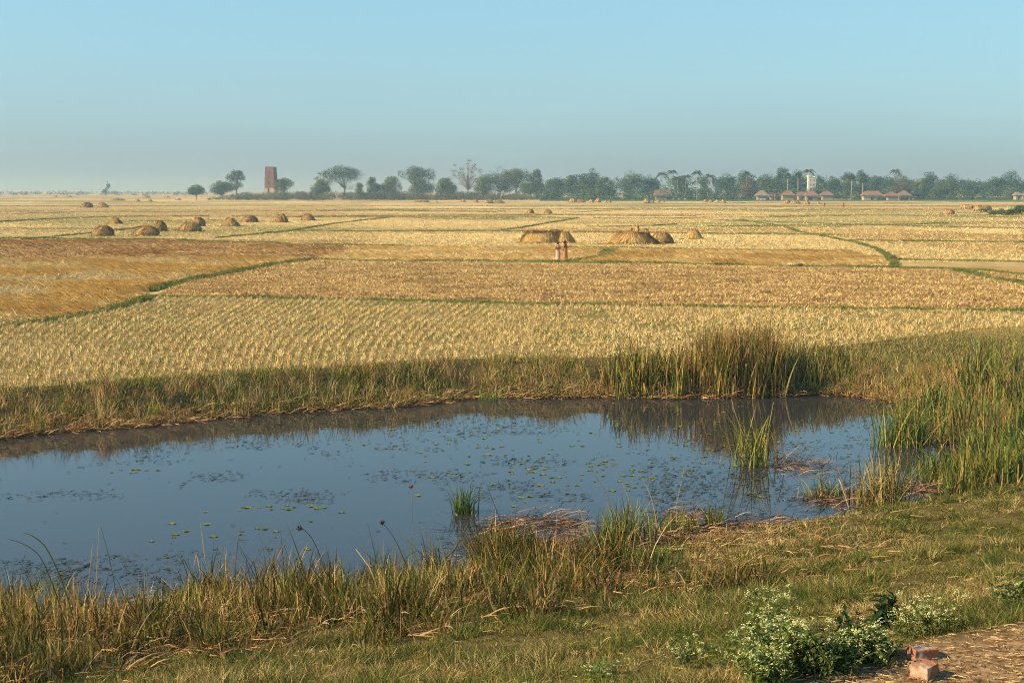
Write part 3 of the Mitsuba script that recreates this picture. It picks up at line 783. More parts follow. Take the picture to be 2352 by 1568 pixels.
r = np.random.default_rng(505)
N = 47000
yy = r.uniform(8.5, 33, N)
xx = r.uniform(-1, 1, N) * (0.375 * yy + 0.8)
perp = DIRT_N[0] * xx + DIRT_N[1] * yy
wobble = meshkit.fbm(np.column_stack([xx * 1.3, yy * 1.3, 0 * xx]), 3, 13) - 0.5
sh = shapely.distance(RIM, shapely.points(xx, yy))
keep = ((sh > 5.2) | (xx + 0.25 * (yy - 22) > 2.0) | (r.uniform(size=N) < 0.22)) & (perp > 8.25 + wobble * 1.2) & ~shapely.contains_xy(POND.buffer(-0.1), xx, yy) & (r.uniform(size=N) < np.clip(17 / yy, 0.4, 1)) & (perp < 24)
xx, yy = xx[keep], yy[keep]
M_ = len(xx)
big = meshkit.fbm(np.column_stack([xx * 0.5, yy * 0.5, 0 * xx]), 4, 15)
mid = meshkit.fbm(np.column_stack([xx * 1.6, yy * 1.6, 0 * xx]), 3, 16)
th = (0.035 + 0.135 * np.clip(mid * 2.2 - 0.62, 0, 1.2)) * r.uniform(0.6, 1.5, M_)
tcol = palette(M_, r, [(0.15, 0.15, 0.04), (0.20, 0.18, 0.05), (0.11, 0.125, 0.032), (0.26, 0.21, 0.07)], 0.15)
dd = r.uniform(size=M_) < np.clip(0.22 + 2.2 * (big - 0.46), 0.09, 0.7)
tcol[dd] = palette(dd.sum(), r, [(0.40, 0.29, 0.11), (0.50, 0.37, 0.16), (0.32, 0.22, 0.085), (0.60, 0.46, 0.23)], 0.16)
gg = (r.uniform(size=M_) < np.clip(2.5 * (mid - 0.45), 0.05, 0.5))
tcol[gg] = palette(gg.sum(), r, [(0.055, 0.095, 0.022), (0.085, 0.13, 0.03), (0.045, 0.075, 0.02)], 0.15)
per = 15
i = np.repeat(np.arange(M_), per)
n = len(i)
rad = 0.045 * np.sqrt(r.uniform(size=n))
az = r.uniform(0, 2 * np.pi, n)
q = np.column_stack([xx[i] + rad * np.cos(az), yy[i] + rad * np.sin(az)])
m = blades(on_ground(q), th[i] * r.uniform(0.5, 1.25, n), np.interp(yy[i], [9, 30], [0.0036, 0.0085]) * r.uniform(0.6, 1.4, n), np.abs(r.normal(0.45, 0.45, n)), np.abs(r.normal(0.3, 0.5, n)), np.clip(tcol[i] * r.uniform(0.7, 1.3, (n, 1)), 0, 0.8), r, 2, az)
m2n = 6000
yy2 = r.uniform(9, 30, m2n)
xx2 = r.uniform(-1, 1, m2n) * (0.375 * yy2 + 0.5)
p2 = DIRT_N[0] * xx2 + DIRT_N[1] * yy2
k2 = (p2 > 8.6) & ~shapely.contains_xy(POND, xx2, yy2) & (p2 < 22.5)
q2 = np.column_stack([xx2[k2], yy2[k2]])
m2 = fallen(q2, r, 0.15, 0.0035, DRY + RANK, 0.6, 3, 0.05)
v, f, c = join([m, m2])
single("grass", (v, f), "leaf_mat", "short dry and green grass covering the embankment slope", "grass", color=c, kind="stuff")
# right hand meadow between pond end, reed bed and fields
n = 42000
yy = r.uniform(33, 62, n)
xx = r.uniform(6, 0.375 * yy + 1.5, n)
ok = ~shapely.contains_xy(POND, xx, yy) & ~shapely.contains_xy(near_field, xx, yy)
xx, yy = xx[ok], yy[ok]
n = len(xx)
tuft = meshkit.fbm(np.column_stack([xx * 0.9, yy * 0.9, 0 * xx]), 3, 18)
col = palette(n, r, RANK, 0.15)
gg = r.uniform(size=n) < np.clip(1.6 * tuft - 0.35, 0, 0.9)
col[gg] = palette(gg.sum(), r, [(0.17, 0.20, 0.055), (0.22, 0.24, 0.07), (0.28, 0.26, 0.085)], 0.15)
m = blades(on_ground(np.column_stack([xx, yy])), (0.05 + 0.16 * tuft) * r.uniform(0.5, 1.4, n), r.uniform(0.009, 0.016, n), r.normal(0, 0.5, n), r.normal(0.1, 0.4, n), col, r, 2)
single("grass", m[:2], "leaf_mat", "green and tan meadow grass between the pond end and the right fields", "grass", color=m[2], kind="stuff")

# ------------------------------------------------------------------ things that float on the pond
r = np.random.default_rng(606)
n = 6500
q = np.zeros((0, 2))
while len(q) < n:
    px, py = r.uniform(-40, 2250, 20000), 905 + (1400 - 905) * r.uniform(size=20000) ** 0.9
    u, v = (px - 1176) / F, (784 - py) / F
    dz = -math.sin(PITCH) + v * math.cos(PITCH)
    t = (WATER - EYE[2]) / dz
    p = np.column_stack([u * t, (math.cos(PITCH) + v * math.sin(PITCH)) * t])
    k = meshkit.fbm(np.column_stack([p * [0.45, 0.5], 0 * px]), 3, 19) - np.where((p[:, 0] < 1) & (py > 985), 0.07, 0) - np.where(py > 1150, 0.05, 0)
    d = shapely.distance(RIM, shapely.points(p))
    odds = 3.2 * (k - 0.5) + np.exp(-d / 0.8) * 0.35 + np.where(p[:, 0] > 3, 0.2, 0) + 0.3 * np.exp(-((px - 1080) / 330) ** 2 - ((py - 985) / 28) ** 2) + 0.2 * np.exp(-((px - 450) / 330) ** 2 - ((py - 1240) / 30) ** 2)
    ok = shapely.contains_xy(POND, p[:, 0], p[:, 1]) & (r.uniform(size=20000) < np.clip(odds, 0.004, 1))
    q = np.vstack([q, p[ok]])
q = q[:n]
m = fallen(q, r, 0.17, 0.0065, [(0.045, 0.055, 0.03), (0.03, 0.035, 0.02), (0.07, 0.055, 0.03), (0.05, 0.075, 0.03), (0.10, 0.07, 0.04)], 0.12, 3, 0.0)
single("pond_weed", m[:2], "straw_mat", "dark floating water weed scattered in drifts over the pond", "water weed", color=m[2], kind="stuff")


def pad_mesh():
    a = np.linspace(0.25, 2 * np.pi - 0.25, 14)
    v = np.vstack([[[0, 0, 0.0]], np.column_stack([np.cos(a), np.sin(a), 0.05 * np.cos(3 * a)])])
    f = np.array([[0, i, i + 1] for i in range(1, 14)])
    return v, f


PADS = [(0.16, 0.21, 0.045), (0.22, 0.26, 0.06), (0.12, 0.17, 0.04), (0.30, 0.24, 0.08)]
pads = [mikit.ply(pad_mesh(), "leaf_mat", color=np.tile(c_, (15, 1))) for c_ in PADS]
done = 0
while done < 260:
    cx = r.choice([(1250, 1090, 130, 40, 6), (1500, 1080, 180, 40, 5), (1480, 1010, 150, 25, 2), (1000, 1005, 120, 22, 3), (290, 1082, 34, 5, 1), (1660, 1000, 90, 25, 3), (1850, 1010, 100, 30, 2), (520, 1225, 130, 22, 2), (640, 1168, 90, 6, 2)], p=np.array([6, 5, 2, 3, 1, 3, 2, 2, 2]) / 26, axis=0)
    px, py = r.normal(cx[0], cx[2]), r.normal(cx[1], cx[3])
    p = at(px, py, WATER)
    if not shapely.contains_xy(POND, p[0], p[1]) or not shapely.contains_xy(POND.buffer(-0.6), p[0], p[1]):
        continue
    where = {1250: "in the drift right of the small dark reed clump", 1500: "in the drift in front of the lone reed clump", 1480: "in the far drift before the big reed stand", 1000: "in the far drift under the bank in mid picture", 290: "in the faint patch far left on the water",
             1660: "in the reflection left of the lone reed clump", 1850: "right of the lone reed clump", 520: "in the near drift at lower left", 640: "beside the thin floating stalks at left"}[int(cx[0])]
    k = thing("lily_pad", "small green lily pad floating " + where, "lily pad", "lily pads " + where)
    s = r.uniform(0.03, 0.085)
    scene[k] = {**pads[int(r.choice(4, p=[0.4, 0.3, 0.2, 0.1]))], "to_world": T().translate([float(p[0]), float(p[1]), WATER + 0.012]).rotate([0, 0, 1], float(r.uniform(0, 360))).scale([float(s), float(s * r.uniform(0.8, 1)), 0.15])}
    done += 1

# ------------------------------------------------------------------ straw stacks on the plots
STRAW = [(0.50, 0.34, 0.13), (0.56, 0.40, 0.17), (0.42, 0.27, 0.10), (0.30, 0.18, 0.065), (0.20, 0.115, 0.045)]
STRAW_BROWN = [(0.33, 0.21, 0.082), (0.44, 0.29, 0.12), (0.20, 0.12, 0.046), (0.10, 0.06, 0.025)]
scene["core_mat"] = field_mat((0.22, 0.13, 0.05), (0.34, 0.21, 0.085), (0.14, 0.08, 0.035), 0.5, 6, 6, 8.0)


def heap(k, foot, w, dep, h, r, yaw=0.0, n=420, ridge=0.3, cols=STRAW, straw_w=0.03, power=1.35, tops=0, shear=0.0, rag=0.0):
    """A stack of straw sheaves leaning together: a ridged core under stalks that run from the ridge down to the ground."""
    cz, sz = math.cos(yaw), math.sin(yaw)
    R = np.array([[cz, -sz], [sz, cz]])
    A, Z = 24, 9
    a = np.linspace(0, 2 * np.pi, A, endpoint=False)
    z = np.linspace(0, 1, Z)
    lump = 0.85 + 0.3 * meshkit.fbm(np.stack([np.cos(a) * 1.5 + foot[0], np.sin(a) * 1.5 + foot[1], 0 * a], 1), 3, 3)
    v = []
    for t in z:
        s = (1 - t ** power)
        x = np.cos(a) * (w / 2) * (ridge + (1 - ridge) * s) * lump
        y = np.sin(a) * (dep / 2) * (0.06 + 0.94 * s) * lump
        if t == 1:
            y = y * 0.2
        x = x + shear * w * t
        v.append(np.column_stack([np.column_stack([x, y]) @ R.T + foot[:2], t * h * 0.96 * (1 + rag * (meshkit.noise(np.column_stack([x * 1.7 + foot[0], 0 * x, 0 * x]), 6) - 0.6))]))
    v = np.vstack(v + [[[foot[0] + shear * w * cz, foot[1] + shear * w * sz, h]]])
    f = []
    for i in range(Z - 1):
        for j in range(A):
            p, q = i * A + j, i * A + (j + 1) % A
            f += [[p, q, q + A], [p, q + A, p + A]]
    for j in range(A):
        f.append([(Z - 1) * A + j, (Z - 1) * A + (j + 1) % A, Z * A])
    part(k, "core", (v, np.array(f)), "core_mat", smooth=40)
    aa = r.uniform(0, 2 * np.pi, n)
    t0, t1 = r.uniform(0.45, 1.06, n), r.uniform(-0.02, 0.5, n)
    bun = meshkit.noise(np.stack([aa * 3.0, aa * 0, aa * 0 + foot[0]], 1), 9)
    C = np.zeros((n, 3, 3))
    for j, t in enumerate((t1, (t0 + t1) / 2, t0)):
        tt = np.clip(t, 0, 1)
        s = (1 - tt ** power)
        out = 1.05 + 0.1 * bun
        ang = aa + (0.25 * (bun - 0.5)) * j
        x = np.cos(ang) * (w / 2) * (ridge + (1 - ridge) * s) * out
        y = np.sin(ang) * (dep / 2) * (0.06 + 0.94 * s) * out
        x = x + shear * w * tt
        C[:, j, :2] = np.column_stack([x, y]) @ R.T + foot[:2]
        C[:, j, 2] = np.maximum(t, 0.01) * h * (1 + 0.06 * (bun - 0.5)) * (1 + rag * (meshkit.noise(np.column_stack([x * 1.7 + foot[0], 0 * x, 0 * x]), 6) - 0.6))
    side = np.stack([-np.sin(aa + yaw), np.cos(aa + yaw), r.normal(0, 0.2, n)], 1)
    W = straw_w * r.uniform(0.5, 1.5, (n, 1)) * np.array([[1.0, 1.0, 0.7]])
    g = ribbons(C, W, side, palette(n, r, cols, 0.32))
    part(k, "straw", g[:2], "straw_mat", color=g[2])
    nl = n // 5
    al = r.uniform(0, 2 * np.pi, nl)
    ql = np.column_stack([np.cos(al) * w * 0.5, np.sin(al) * dep * 0.5]) * r.uniform(0.9, 1.35, (nl, 1)) @ R.T + foot[:2]
    g = fallen(ql, r, 0.6, straw_w * 0.8, cols, 0.25, 3)
    part(k, "loose_straw", g[:2], "straw_mat", color=g[2])
    if tops:
        q = np.column_stack([r.uniform(-0.5, 0.5, tops) * w * (ridge + 0.15), r.normal(0, 0.1, tops)]) @ R.T + foot[:2]
        b = np.column_stack([q, h * r.uniform(0.68, 0.95, tops)])
        g = blades(b, r.uniform(0.1, 0.36, tops), 0.055 * np.ones(tops), np.abs(r.normal(0, 0.7, tops)), r.normal(0.3, 0.3, tops), palette(tops, r, [(0.25, 0.14, 0.06), (0.36, 0.22, 0.09), (0.46, 0.3, 0.13)], 0.2), r, 2)
        part(k, "seed_heads", g[:2], "straw_mat", color=g[2])


def stack(x0, x1, top, base, lab, group, r, dep=0.75, yaw=0.0, n=420, **more):
    p = at((x0 + x1) / 2, base - 1.5)
    w = (x1 - x0) / F * p[1]
    h = (base - top) / F * p[1] * 0.98
    k = thing("straw_stack", lab, "straw stack", group)
    heap(k, p, w, w * dep, h, r, yaw, n, straw_w=max(0.022, p[1] * 0.00022), **more)


r = np.random.default_rng(707)
ROW = "straw stacks in a row on the left plots"
for x0, x1, t, b, lab, yw in [
    (212, 260, 518.5, 543.5, "round brown straw stack with a dark right side, leftmost of the near row", 0.2),
    (304, 366, 519.5, 543, "slanting straw stack of leaning sheaves in front of the round dark one", -0.5),
    (349, 382, 508, 533, "dark round straw stack right behind the slanting stack of sheaves", 0.5),
    (408, 463, 511, 533, "slanting straw stack in the middle of the near row, a darker one behind it", -0.5),
    (437, 470, 500, 521, "darker straw stack behind the slanting one in the middle of the row", 0.4),
    (509, 552, 501, 521.5, "evenly sloped straw stack standing alone between the two pairs of the row", -0.4),
    (555, 590, 496, 512, "straw stack with a dark blunt right end, left of the tower's line", 0.3),
    (627, 660, 494, 512.5, "straw stack with a small dark sheaf heap poking up behind it", -0.4),
    (642, 654, 491.5, 502, "small dark sheaf heap just behind a straw stack", 0.3),
    (692, 725, 492, 508, "last straw stack at the right end of the near row", -0.4),
    (251, 282, 502, 515.5, "pale straw stack set back behind the leftmost near stacks", -0.2),
    (185, 212, 465.5, 478.5, "far straw stack with a dark right half, left of a far pair", 0.4),
    (223, 250, 466, 478.5, "far straw stack with a pale left half, right of a far pair", -0.3),
    (1209, 1226, 482, 492, "small dark straw stack left of a pair far behind the women", 0.3),
    (1250, 1269, 482, 492, "small brown straw stack right of a pair far behind the women", -0.3)]:
    stack(x0, x1, t, b, lab, ROW, r, yaw=yw, cols=STRAW_BROWN, tops=int((x1 - x0) * 2), n=520 if x1 - x0 > 28 else 260, power=2.6 if "round" in lab or "dark" in lab else 1.6, shear=0.10 if "round" in lab or "dark" in lab else -0.08)
def far_name(px):
    for lim, w_ in ((320, "on the pale plain at the far left"), (420, "left of the tree row's end"), (1010, "below the tall flat topped tree"), (1100, "below the tall bare tree"), (1200, "below the big dark clump"), (1350, "at the left end of the grove"), (1400, "below the dome topped tree"),
                   (1530, "below the red roofed long house"), (1700, "below the coconut palms"), (1842, "before the pyramid roofed hut"), (3000, "right of the tall palm trunk")):
        if px < lim:
            return "low golden straw heap far out " + w_, "small straw heaps " + w_


for x0, x1, t, b in [(255, 286, 456, 462), (309, 321, 458, 465), (338, 351, 458, 465), (325, 346, 449.5, 456), (374, 391, 451, 456), (402, 416, 457, 461.5), (120, 132, 449, 454), (150, 166, 450, 455), (952, 987, 459, 466), (998, 1006, 463, 468), (1058, 1070, 459, 466), (1087, 1099, 459, 467),
                     (1114, 1134, 458, 469), (1132, 1159, 460, 469), (1306, 1326, 456, 467), (1322, 1345, 458, 467), (1352, 1365, 459, 467), (1367, 1380, 455.5, 467), (1389, 1394, 461, 467), (1396, 1404, 460, 467), (1475, 1494, 457, 468.5), (1491, 1503, 462, 468.5), (1506, 1517, 460, 467), (1521, 1527, 462, 467),
                     (1614, 1626, 459, 466), (1628, 1638, 460, 466), (1643, 1651, 460, 466), (1656, 1667, 459, 467), (1799, 1816, 461, 469), (1812, 1839, 461, 469.5), (1846, 1860, 461.5, 470.5), (1876, 1883, 464, 470)]:
    stack(x0, x1, t, b, *far_name(x0), r, n=90, power=1.5)
stack(2166, 2193, 481, 494, "reddish straw heap left of the two long pale stacks near the right edge", "long stacks near the right edge", r, n=200, power=2.0, cols=[(0.4, 0.24, 0.1), (0.5, 0.32, 0.14), (0.32, 0.18, 0.07)])
stack(2207, 2236, 471, 481.5, "left one of two long pale straw stacks near the right edge", "long stacks near the right edge", r, n=200, power=2.2, ridge=0.75)
stack(2237, 2276, 472, 485, "right one of two long pale straw stacks near the right edge", "long stacks near the right edge", r, n=240, power=2.2, ridge=0.75)

LONG = "long straw stacks behind the women"
stack(1197, 1300, 530, 560, "long straw stack with ragged brown top behind the two women", LONG, r, dep=0.26, n=1500, power=1.5, ridge=0.74, tops=420, yaw=0.05, rag=0.35)
stack(1268, 1321, 531, 560, "pale sloping sheaf heap closing the right end of the stack behind the women", LONG, r, dep=0.5, n=600, power=1.2, ridge=0.35, yaw=-0.25)
stack(1188, 1197, 547, 553.5, "single brown sheaf left of the long stack behind the women", LONG, r, n=120, power=1.6)
stack(1394, 1512, 533, 562.5, "longest golden straw stack, right of the women", LONG, r, dep=0.28, n=1700, power=1.25, ridge=0.5, tops=320, yaw=-0.05, rag=0.4)
stack(1493, 1546, 534, 560, "dark rounded sheaf heap at the right end of the longest stack", LONG, r, dep=0.6, n=600, power=2.0, ridge=0.4, tops=40, cols=[(0.32, 0.2, 0.085), (0.4, 0.26, 0.11), (0.24, 0.14, 0.055)])
stack(1570, 1614, 526, 551, "loose pale sheaf heap standing apart right of the longest stack", LONG, r, dep=0.6, n=600, power=1.15, yaw=-0.4)


def sheaf(px, pytop, pybase, ylay, lab, lean=0.2, w=0.34):
    """One tied sheaf set upright: stalks drawn in at the tie and spread at both ends."""
    p = at(*ylay)
    y = p[1] + 0.1
    z0, z1 = 5.6 - (pybase - 437.8) / F * y, 5.6 - (pytop - 437.8) / F * y
    x = (px - 1176) / F * y
    n = 150
    a, q = r.uniform(0, 2 * np.pi, n), np.sqrt(r.uniform(0, 1, n))
    C = np.zeros((n, 4, 3))
    for j, (t, s) in enumerate(((0, 1.0), (0.45, 0.75), (0.72, 0.45), (1.0, 0.8))):
        C[:, j] = np.column_stack([x + np.cos(a) * q * w * s + lean * t, y + np.sin(a) * q * w * s, z0 + (z1 - z0) * (t * r.uniform(0.9, 1.05, n))])
    side = np.stack([-np.sin(a), np.cos(a), 0 * a], 1)
    g = ribbons(C, 0.03 * np.ones((n, 4)), side, palette(n, r, STRAW[:3], 0.2))
    k = thing("straw_sheaf", lab, "sheaf", "sheaves set on the longest straw stack")
    part(k, "stalks", g[:2], "straw_mat", color=g[2])
    v, f = tube([[x + lean * 0.72 + math.cos(b) * w * 0.47, y + math.sin(b) * w * 0.47, z0 + (z1 - z0) * 0.7] for b in np.linspace(0, 2 * np.pi, 13)], 0.025, 5)
    part(k, "tie", (v, f), "straw_mat", color=np.tile((0.33, 0.2, 0.08), (len(v), 1)))


sheaf(1462, 516, 538, (1450, 560), "pointed upright sheaf on the top of the longest stack", 0.12)
sheaf(1446, 522, 540, (1450, 560), "short pale sheaf left of the pointed sheaf on the longest stack", 0.15, 0.36)
sheaf(1486, 523, 540, (1480, 560), "broad sheaf with a dark end on the right part of the longest stack", -0.15, 0.42)

# ------------------------------------------------------------------ far trees, scrub, palms
FOL = [(0.055, 0.095, 0.03), (0.075, 0.12, 0.035), (0.045, 0.08, 0.03), (0.10, 0.14, 0.04)]
FOL_LIGHT = [(0.11, 0.15, 0.05), (0.15, 0.18, 0.06), (0.085, 0.125, 0.04)]
FOL_BROWN = [(0.13, 0.11, 0.06), (0.16, 0.13, 0.07), (0.09, 0.09, 0.045)]
FOL_DENSE = [(0.05, 0.09, 0.03), (0.075, 0.115, 0.035)]
scene["bark_mat"] = diffuse((0.13, 0.105, 0.08))
scene["pale_bark_mat"] = diffuse((0.42, 0.36, 0.29))


def leaf_cloud(cs, rads, n, size, cols, r, flat=0.75):
    cs, rads = np.asarray(cs, float), np.asarray(rads, float)
    wgt = rads ** 2
    i = r.choice(len(cs), n, p=wgt / wgt.sum())
    d = r.normal(0, 1, (n, 3))
    d /= np.linalg.norm(d, axis=1, keepdims=True)
    p = cs[i] + d * (rads[i] * (0.62 + 0.45 * r.uniform(size=n) ** 0.6))[:, None] * [1, 1, flat]
    p[:, 2] = np.maximum(p[:, 2], 0.1)
    nrm = d * 1.0 + r.normal(0, 0.38, (n, 3)) + [0, 0, 0.25]
    nrm /= np.linalg.norm(nrm, axis=1, keepdims=True)
    u = np.cross(nrm, r.normal(0, 1, (n, 3)))
    u /= np.linalg.norm(u, axis=1, keepdims=True)
    w = np.cross(nrm, u)
    s = size * r.uniform(0.55, 1.3, (n, 1))
    v = np.stack([p + u * s, p - u * 0.5 * s + w * 0.8 * s, p - u * 0.5 * s - w * 0.8 * s], 1).reshape(-1, 3)
    tone = np.repeat(palette(len(cs), r, cols, 0.14)[i], 3, 0) * np.repeat(r.uniform(0.9, 1.1, (n, 1)), 3, 0)
    return v, np.arange(3 * n).reshape(-1, 3), tone


def tree(x0, x1, ytop, dist, kind, lab, r, cols=FOL, name="tree", group="trees along the far edge of the plain", crown_low=None, bark="bark_mat"):
    c = far_at((x0 + x1) / 2, dist)
    w = (x1 - x0) / F * dist
    h = 5.6 + (437.8 - ytop) / F * dist
    k = thing(name, lab, name.replace("_", " ") if name != "tree" else "tree", group)
    low = {"flat": 0.52, "round": 0.16, "sparse": 0.35, "bush": 0.0, "twin": 0.38}[kind] if crown_low is None else crown_low
    zc0, zc1 = h * low, h
    m = {"flat": 30, "round": 38, "sparse": 42, "bush": 14, "twin": 24}[kind]
    cs, rads = [], []
    for _ in range(m):
        if kind == "flat":
            rr, a = math.sqrt(r.uniform()), r.uniform(0, 2 * np.pi)
            x, y = rr * math.cos(a), rr * math.sin(a)
            z = 0.25 + 0.7 * math.sqrt(max(0, 1 - 0.85 * rr * rr)) - 0.25 * r.uniform()
            if r.uniform() < 0.3:
                z -= r.uniform(0.3, 0.75)
                x = 0.6 * x + r.normal(0, 0.25)
        elif kind == "twin":
            s = r.choice([-1, 1], p=[0.45, 0.55])
            x, y, z = s * 0.42 + r.normal(0, 0.24), r.normal(0, 0.3), 0.5 + 0.22 * s + r.normal(0, 0.13)
        else:
            d = r.normal(0, 1, 3)
            d /= np.linalg.norm(d)
            rr = r.uniform(0.25, 1) ** 0.5
            x, y, z = d[0] * rr, d[1] * rr, 0.5 + 0.5 * d[2] * rr
            if kind == "round":
                z = z * (1 - 0.45 * x * x)
        rad = {"flat": 0.23, "round": 0.33, "sparse": 0.12, "bush": 0.32, "twin": 0.22}[kind] * w * 0.5 * r.uniform(0.5, 1.55) * (1.25 if kind in ("flat", "twin") else 1.0)
        rad = min(rad, 0.36 * (zc1 - zc0) + 0.5)
        X = x * (w / 2 - rad * 0.75)
        Zz = zc0 + rad * 0.6 + z * max(zc1 - zc0 - rad * 1.5, 0.1)
        cs.append((c[0] + X, c[1] + y * min(w / 2, 5.0), Zz)); rads.append(rad)
    cs, rads = np.array(cs), np.array(rads)
    lo, hi = (cs[:, 0] - rads * 0.9).min(), (cs[:, 0] + rads * 0.9).max()
    cs[:, 0] = c[0] - w / 2 + (cs[:, 0] - lo) / (hi - lo) * w + 0
    top_, bot_ = (cs[:, 2] + rads * 0.65).max(), cs[:, 2].min()
    cs[:, 2] = bot_ + (cs[:, 2] - bot_) * (h - rads.mean() * 0.65 - bot_) / max(top_ - rads.mean() * 0.65 - bot_, 0.1)
    if kind in ("round", "bush", "flat"):
        rads = rads * 1.18
    size = 0.00037 * dist * (0.95 if kind != "sparse" else 0.85)
    area = (rads ** 2).sum()
    n = int(np.clip(area / size ** 2 * (2.6 if kind != "sparse" else 1.6), 160, 6000))
    g = leaf_cloud(cs, rads, n, size, cols, r, 0.7 if kind != "bush" else 0.85)
    part(k, "crown", g[:2], "leaf_mat", color=g[2])
    if kind != "bush":
        fork = np.array([c[0] + r.normal(0, 0.04 * w), c[1], max(zc0 * 0.75, h * 0.22)])
        tr = 0.018 * h + 0.12
        ms = [tube([[c[0], c[1], -0.2], (np.array([c[0], c[1], 0]) + fork) / 2 + [r.normal(0, 0.15), 0, 0], fork], [tr * 1.25, tr, tr * 0.8], 7)]
        for j in r.choice(len(cs), min(9 if kind != "sparse" else 26, len(cs)), replace=False):
            mid = (fork + cs[j]) / 2 + r.normal(0, 0.05 * h, 3) * [1, 1, 0.5] + [0, 0, 0.04 * h]
            ms.append(tube([fork, mid, cs[j]], [tr * 0.6, tr * 0.36, tr * 0.12], 5))
        if kind == "sparse":
            ms.append(tube([fork, [c[0] + 0.3, c[1], h * 0.65], [c[0], c[1], h * 0.95]], [tr * 0.85, tr * 0.5, tr * 0.15], 6))
        part(k, "trunk", merge(ms), bark, smooth=True)
    return k


def coconut(px, ytop, dist, lab, r, lean=0.0, ybase=None):
    c = far_at(px, dist)
    h = 5.6 + (437.8 - ytop) / F * dist - 1.6
    k = thing("palm_tree", lab, "palm tree", "palms in the village grove")
    top = np.array([c[0], c[1], h])
    foot = np.array([c[0] - lean * h, c[1], -0.2])
    part(k, "trunk", tube([foot, foot * 0.55 + top * 0.45 + [lean * 0.8, 0, 0], top], [0.28, 0.2, 0.16], 7), "pale_bark_mat", smooth=True)
    ms = []
    for i in range(24):
        a, el = i * 2.4 + r.normal(0, 0.2), r.uniform(-0.35, 1.15)
        L = r.uniform(4.2, 5.6)
        t = np.linspace(0, 1, 9)
        d = np.array([math.cos(a), math.sin(a)])
        hor = L * (math.cos(el) * t)
        ver = L * (math.sin(el) * t - 0.75 * t ** 2)
        sp = np.column_stack([top[0] + d[0] * hor, top[1] + d[1] * hor, top[2] + ver])
        nn = np.array([-d[1], d[0], 0])
        for s in (-1, 1):
            b = np.repeat(sp[1:], 2, 0)
            ln = (0.95 * np.sin(np.pi * np.clip(np.repeat(t[1:], 2) * 0.86 + 0.12, 0, 1)) + 0.15)[:, None] * r.uniform(0.8, 1.1, (16, 1))
            tip = b + nn * s * ln * 0.75 + np.array([d[0], d[1], 0]) * 0.35 * ln - np.array([0, 0, 0.55]) * ln
            C = np.stack([b, tip], 1)
            ms.append(ribbons(C, np.full((16, 2), 0.36), np.tile([d[0], d[1], 0.1], (16, 1)), palette(16, r, FOL + FOL_LIGHT, 0.12)))
    v, f, cc = join(ms)
    part(k, "fronds", (v, f), "leaf_mat", color=cc)
    return k


def palmyra(px, ytop, dist, lab, r):
    c = far_at(px, dist)
    h = 5.6 + (437.8 - ytop) / F * dist
    k = thing("fan_palm", lab, "palm tree", "palms in the village grove")
    R_ = min(2.6, h * 0.28)
    hub = np.array([c[0], c[1], h - R_])
    part(k, "trunk", tube([[c[0], c[1], -0.2], [c[0] + 0.1, c[1], h * 0.4], hub], [0.36, 0.27, 0.25], 8), "pale_bark_mat", smooth=True)
    ms = []
    for i in range(30):
        zz = 1 - 1.65 * (i + 0.5) / 30
        a = i * 2.4
        d = np.array([math.sqrt(max(0, 1 - zz * zz)) * math.cos(a), math.sqrt(max(0, 1 - zz * zz)) * math.sin(a), zz])
        u = np.cross(d, [0.1, 0.2, 1]); u /= np.linalg.norm(u)
        w = np.cross(u, d)
        pts = [hub + d * R_ * 0.35]
        N = 11
        for j in range(N):
            q = (j / (N - 1) - 0.5) * 2.5
            rad = R_ * (0.62 if j % 2 == 0 else 0.45)
            pts.append(hub + d * R_ * 0.35 + (d * math.cos(q) + u * math.sin(q)) * rad + w * 0.1 * math.cos(q * 2))
        v = np.array(pts)
        f = np.array([[0, j, j + 1] for j in range(1, N)])
        ms.append((v, f, np.tile(palette(1, r, FOL_LIGHT + [(0.15, 0.16, 0.07)], 0.15), (len(v), 1))))
    v, f, cc = join(ms)
    part(k, "fan_leaves", (v, f), "leaf_mat", color=cc)


r = np.random.default_rng(808)
tree(237, 260, 417, 1450, "twin", "lone small tree far out on the left horizon", r, FOL_DENSE, crown_low=0.0)
tree(434, 475, 424, 870, "round", "small bushy tree at the left end of the tree row", r, crown_low=0.3)
tree(524, 568, 391, 880, "flat", "umbrella shaped tree left of the brick tower", r, crown_low=0.41)
tree(487, 545, 416, 865, "flat", "low spreading tree leaning under the umbrella shaped tree", r, crown_low=0.3)
tree(631, 677, 409, 850, "flat", "small flat topped tree in front of the brick tower's right side", r, FOL_LIGHT, crown_low=0.41)
tree(745, 834, 378, 880, "flat", "large broad umbrella tree right of the brick tower", r, crown_low=0.41)
tree(720, 770, 392, 870, "sparse", "loose light tree joined to the left of the large umbrella tree", r, FOL_LIGHT)
tree(716, 760, 412, 860, "round", "low bushy tree under the large umbrella tree's left side", r, FOL_LIGHT)
tree(817, 838, 418, 860, "round", "small dark tree right of the large umbrella tree", r)
tree(843, 880, 407, 870, "round", "dark rounded tree between the umbrella trees", r)
tree(874, 925, 405, 890, "round", "pale green bushy tree left of the tall flat topped tree", r, FOL_LIGHT)
tree(915, 1002, 383, 880, "flat", "tall dark flat topped tree with bare trunk in the middle of the row", r, crown_low=0.41)
tree(940, 1000, 413, 1050, "round", "hazy bluish tree behind the tall flat topped tree", r, FOL_DENSE)
tree(999, 1052, 408, 870, "round", "dark rounded tree left of the tall bare tree", r)
tree(1036, 1110, 364, 890, "sparse", "tall nearly leafless tree with a pale trunk", r, [(0.13, 0.13, 0.09), (0.17, 0.16, 0.11)], bark="pale_bark_mat", crown_low=0.30)
tree(1088, 1135, 400, 860, "round", "green bushy tree at the left end of the big dark clump", r, FOL_LIGHT)
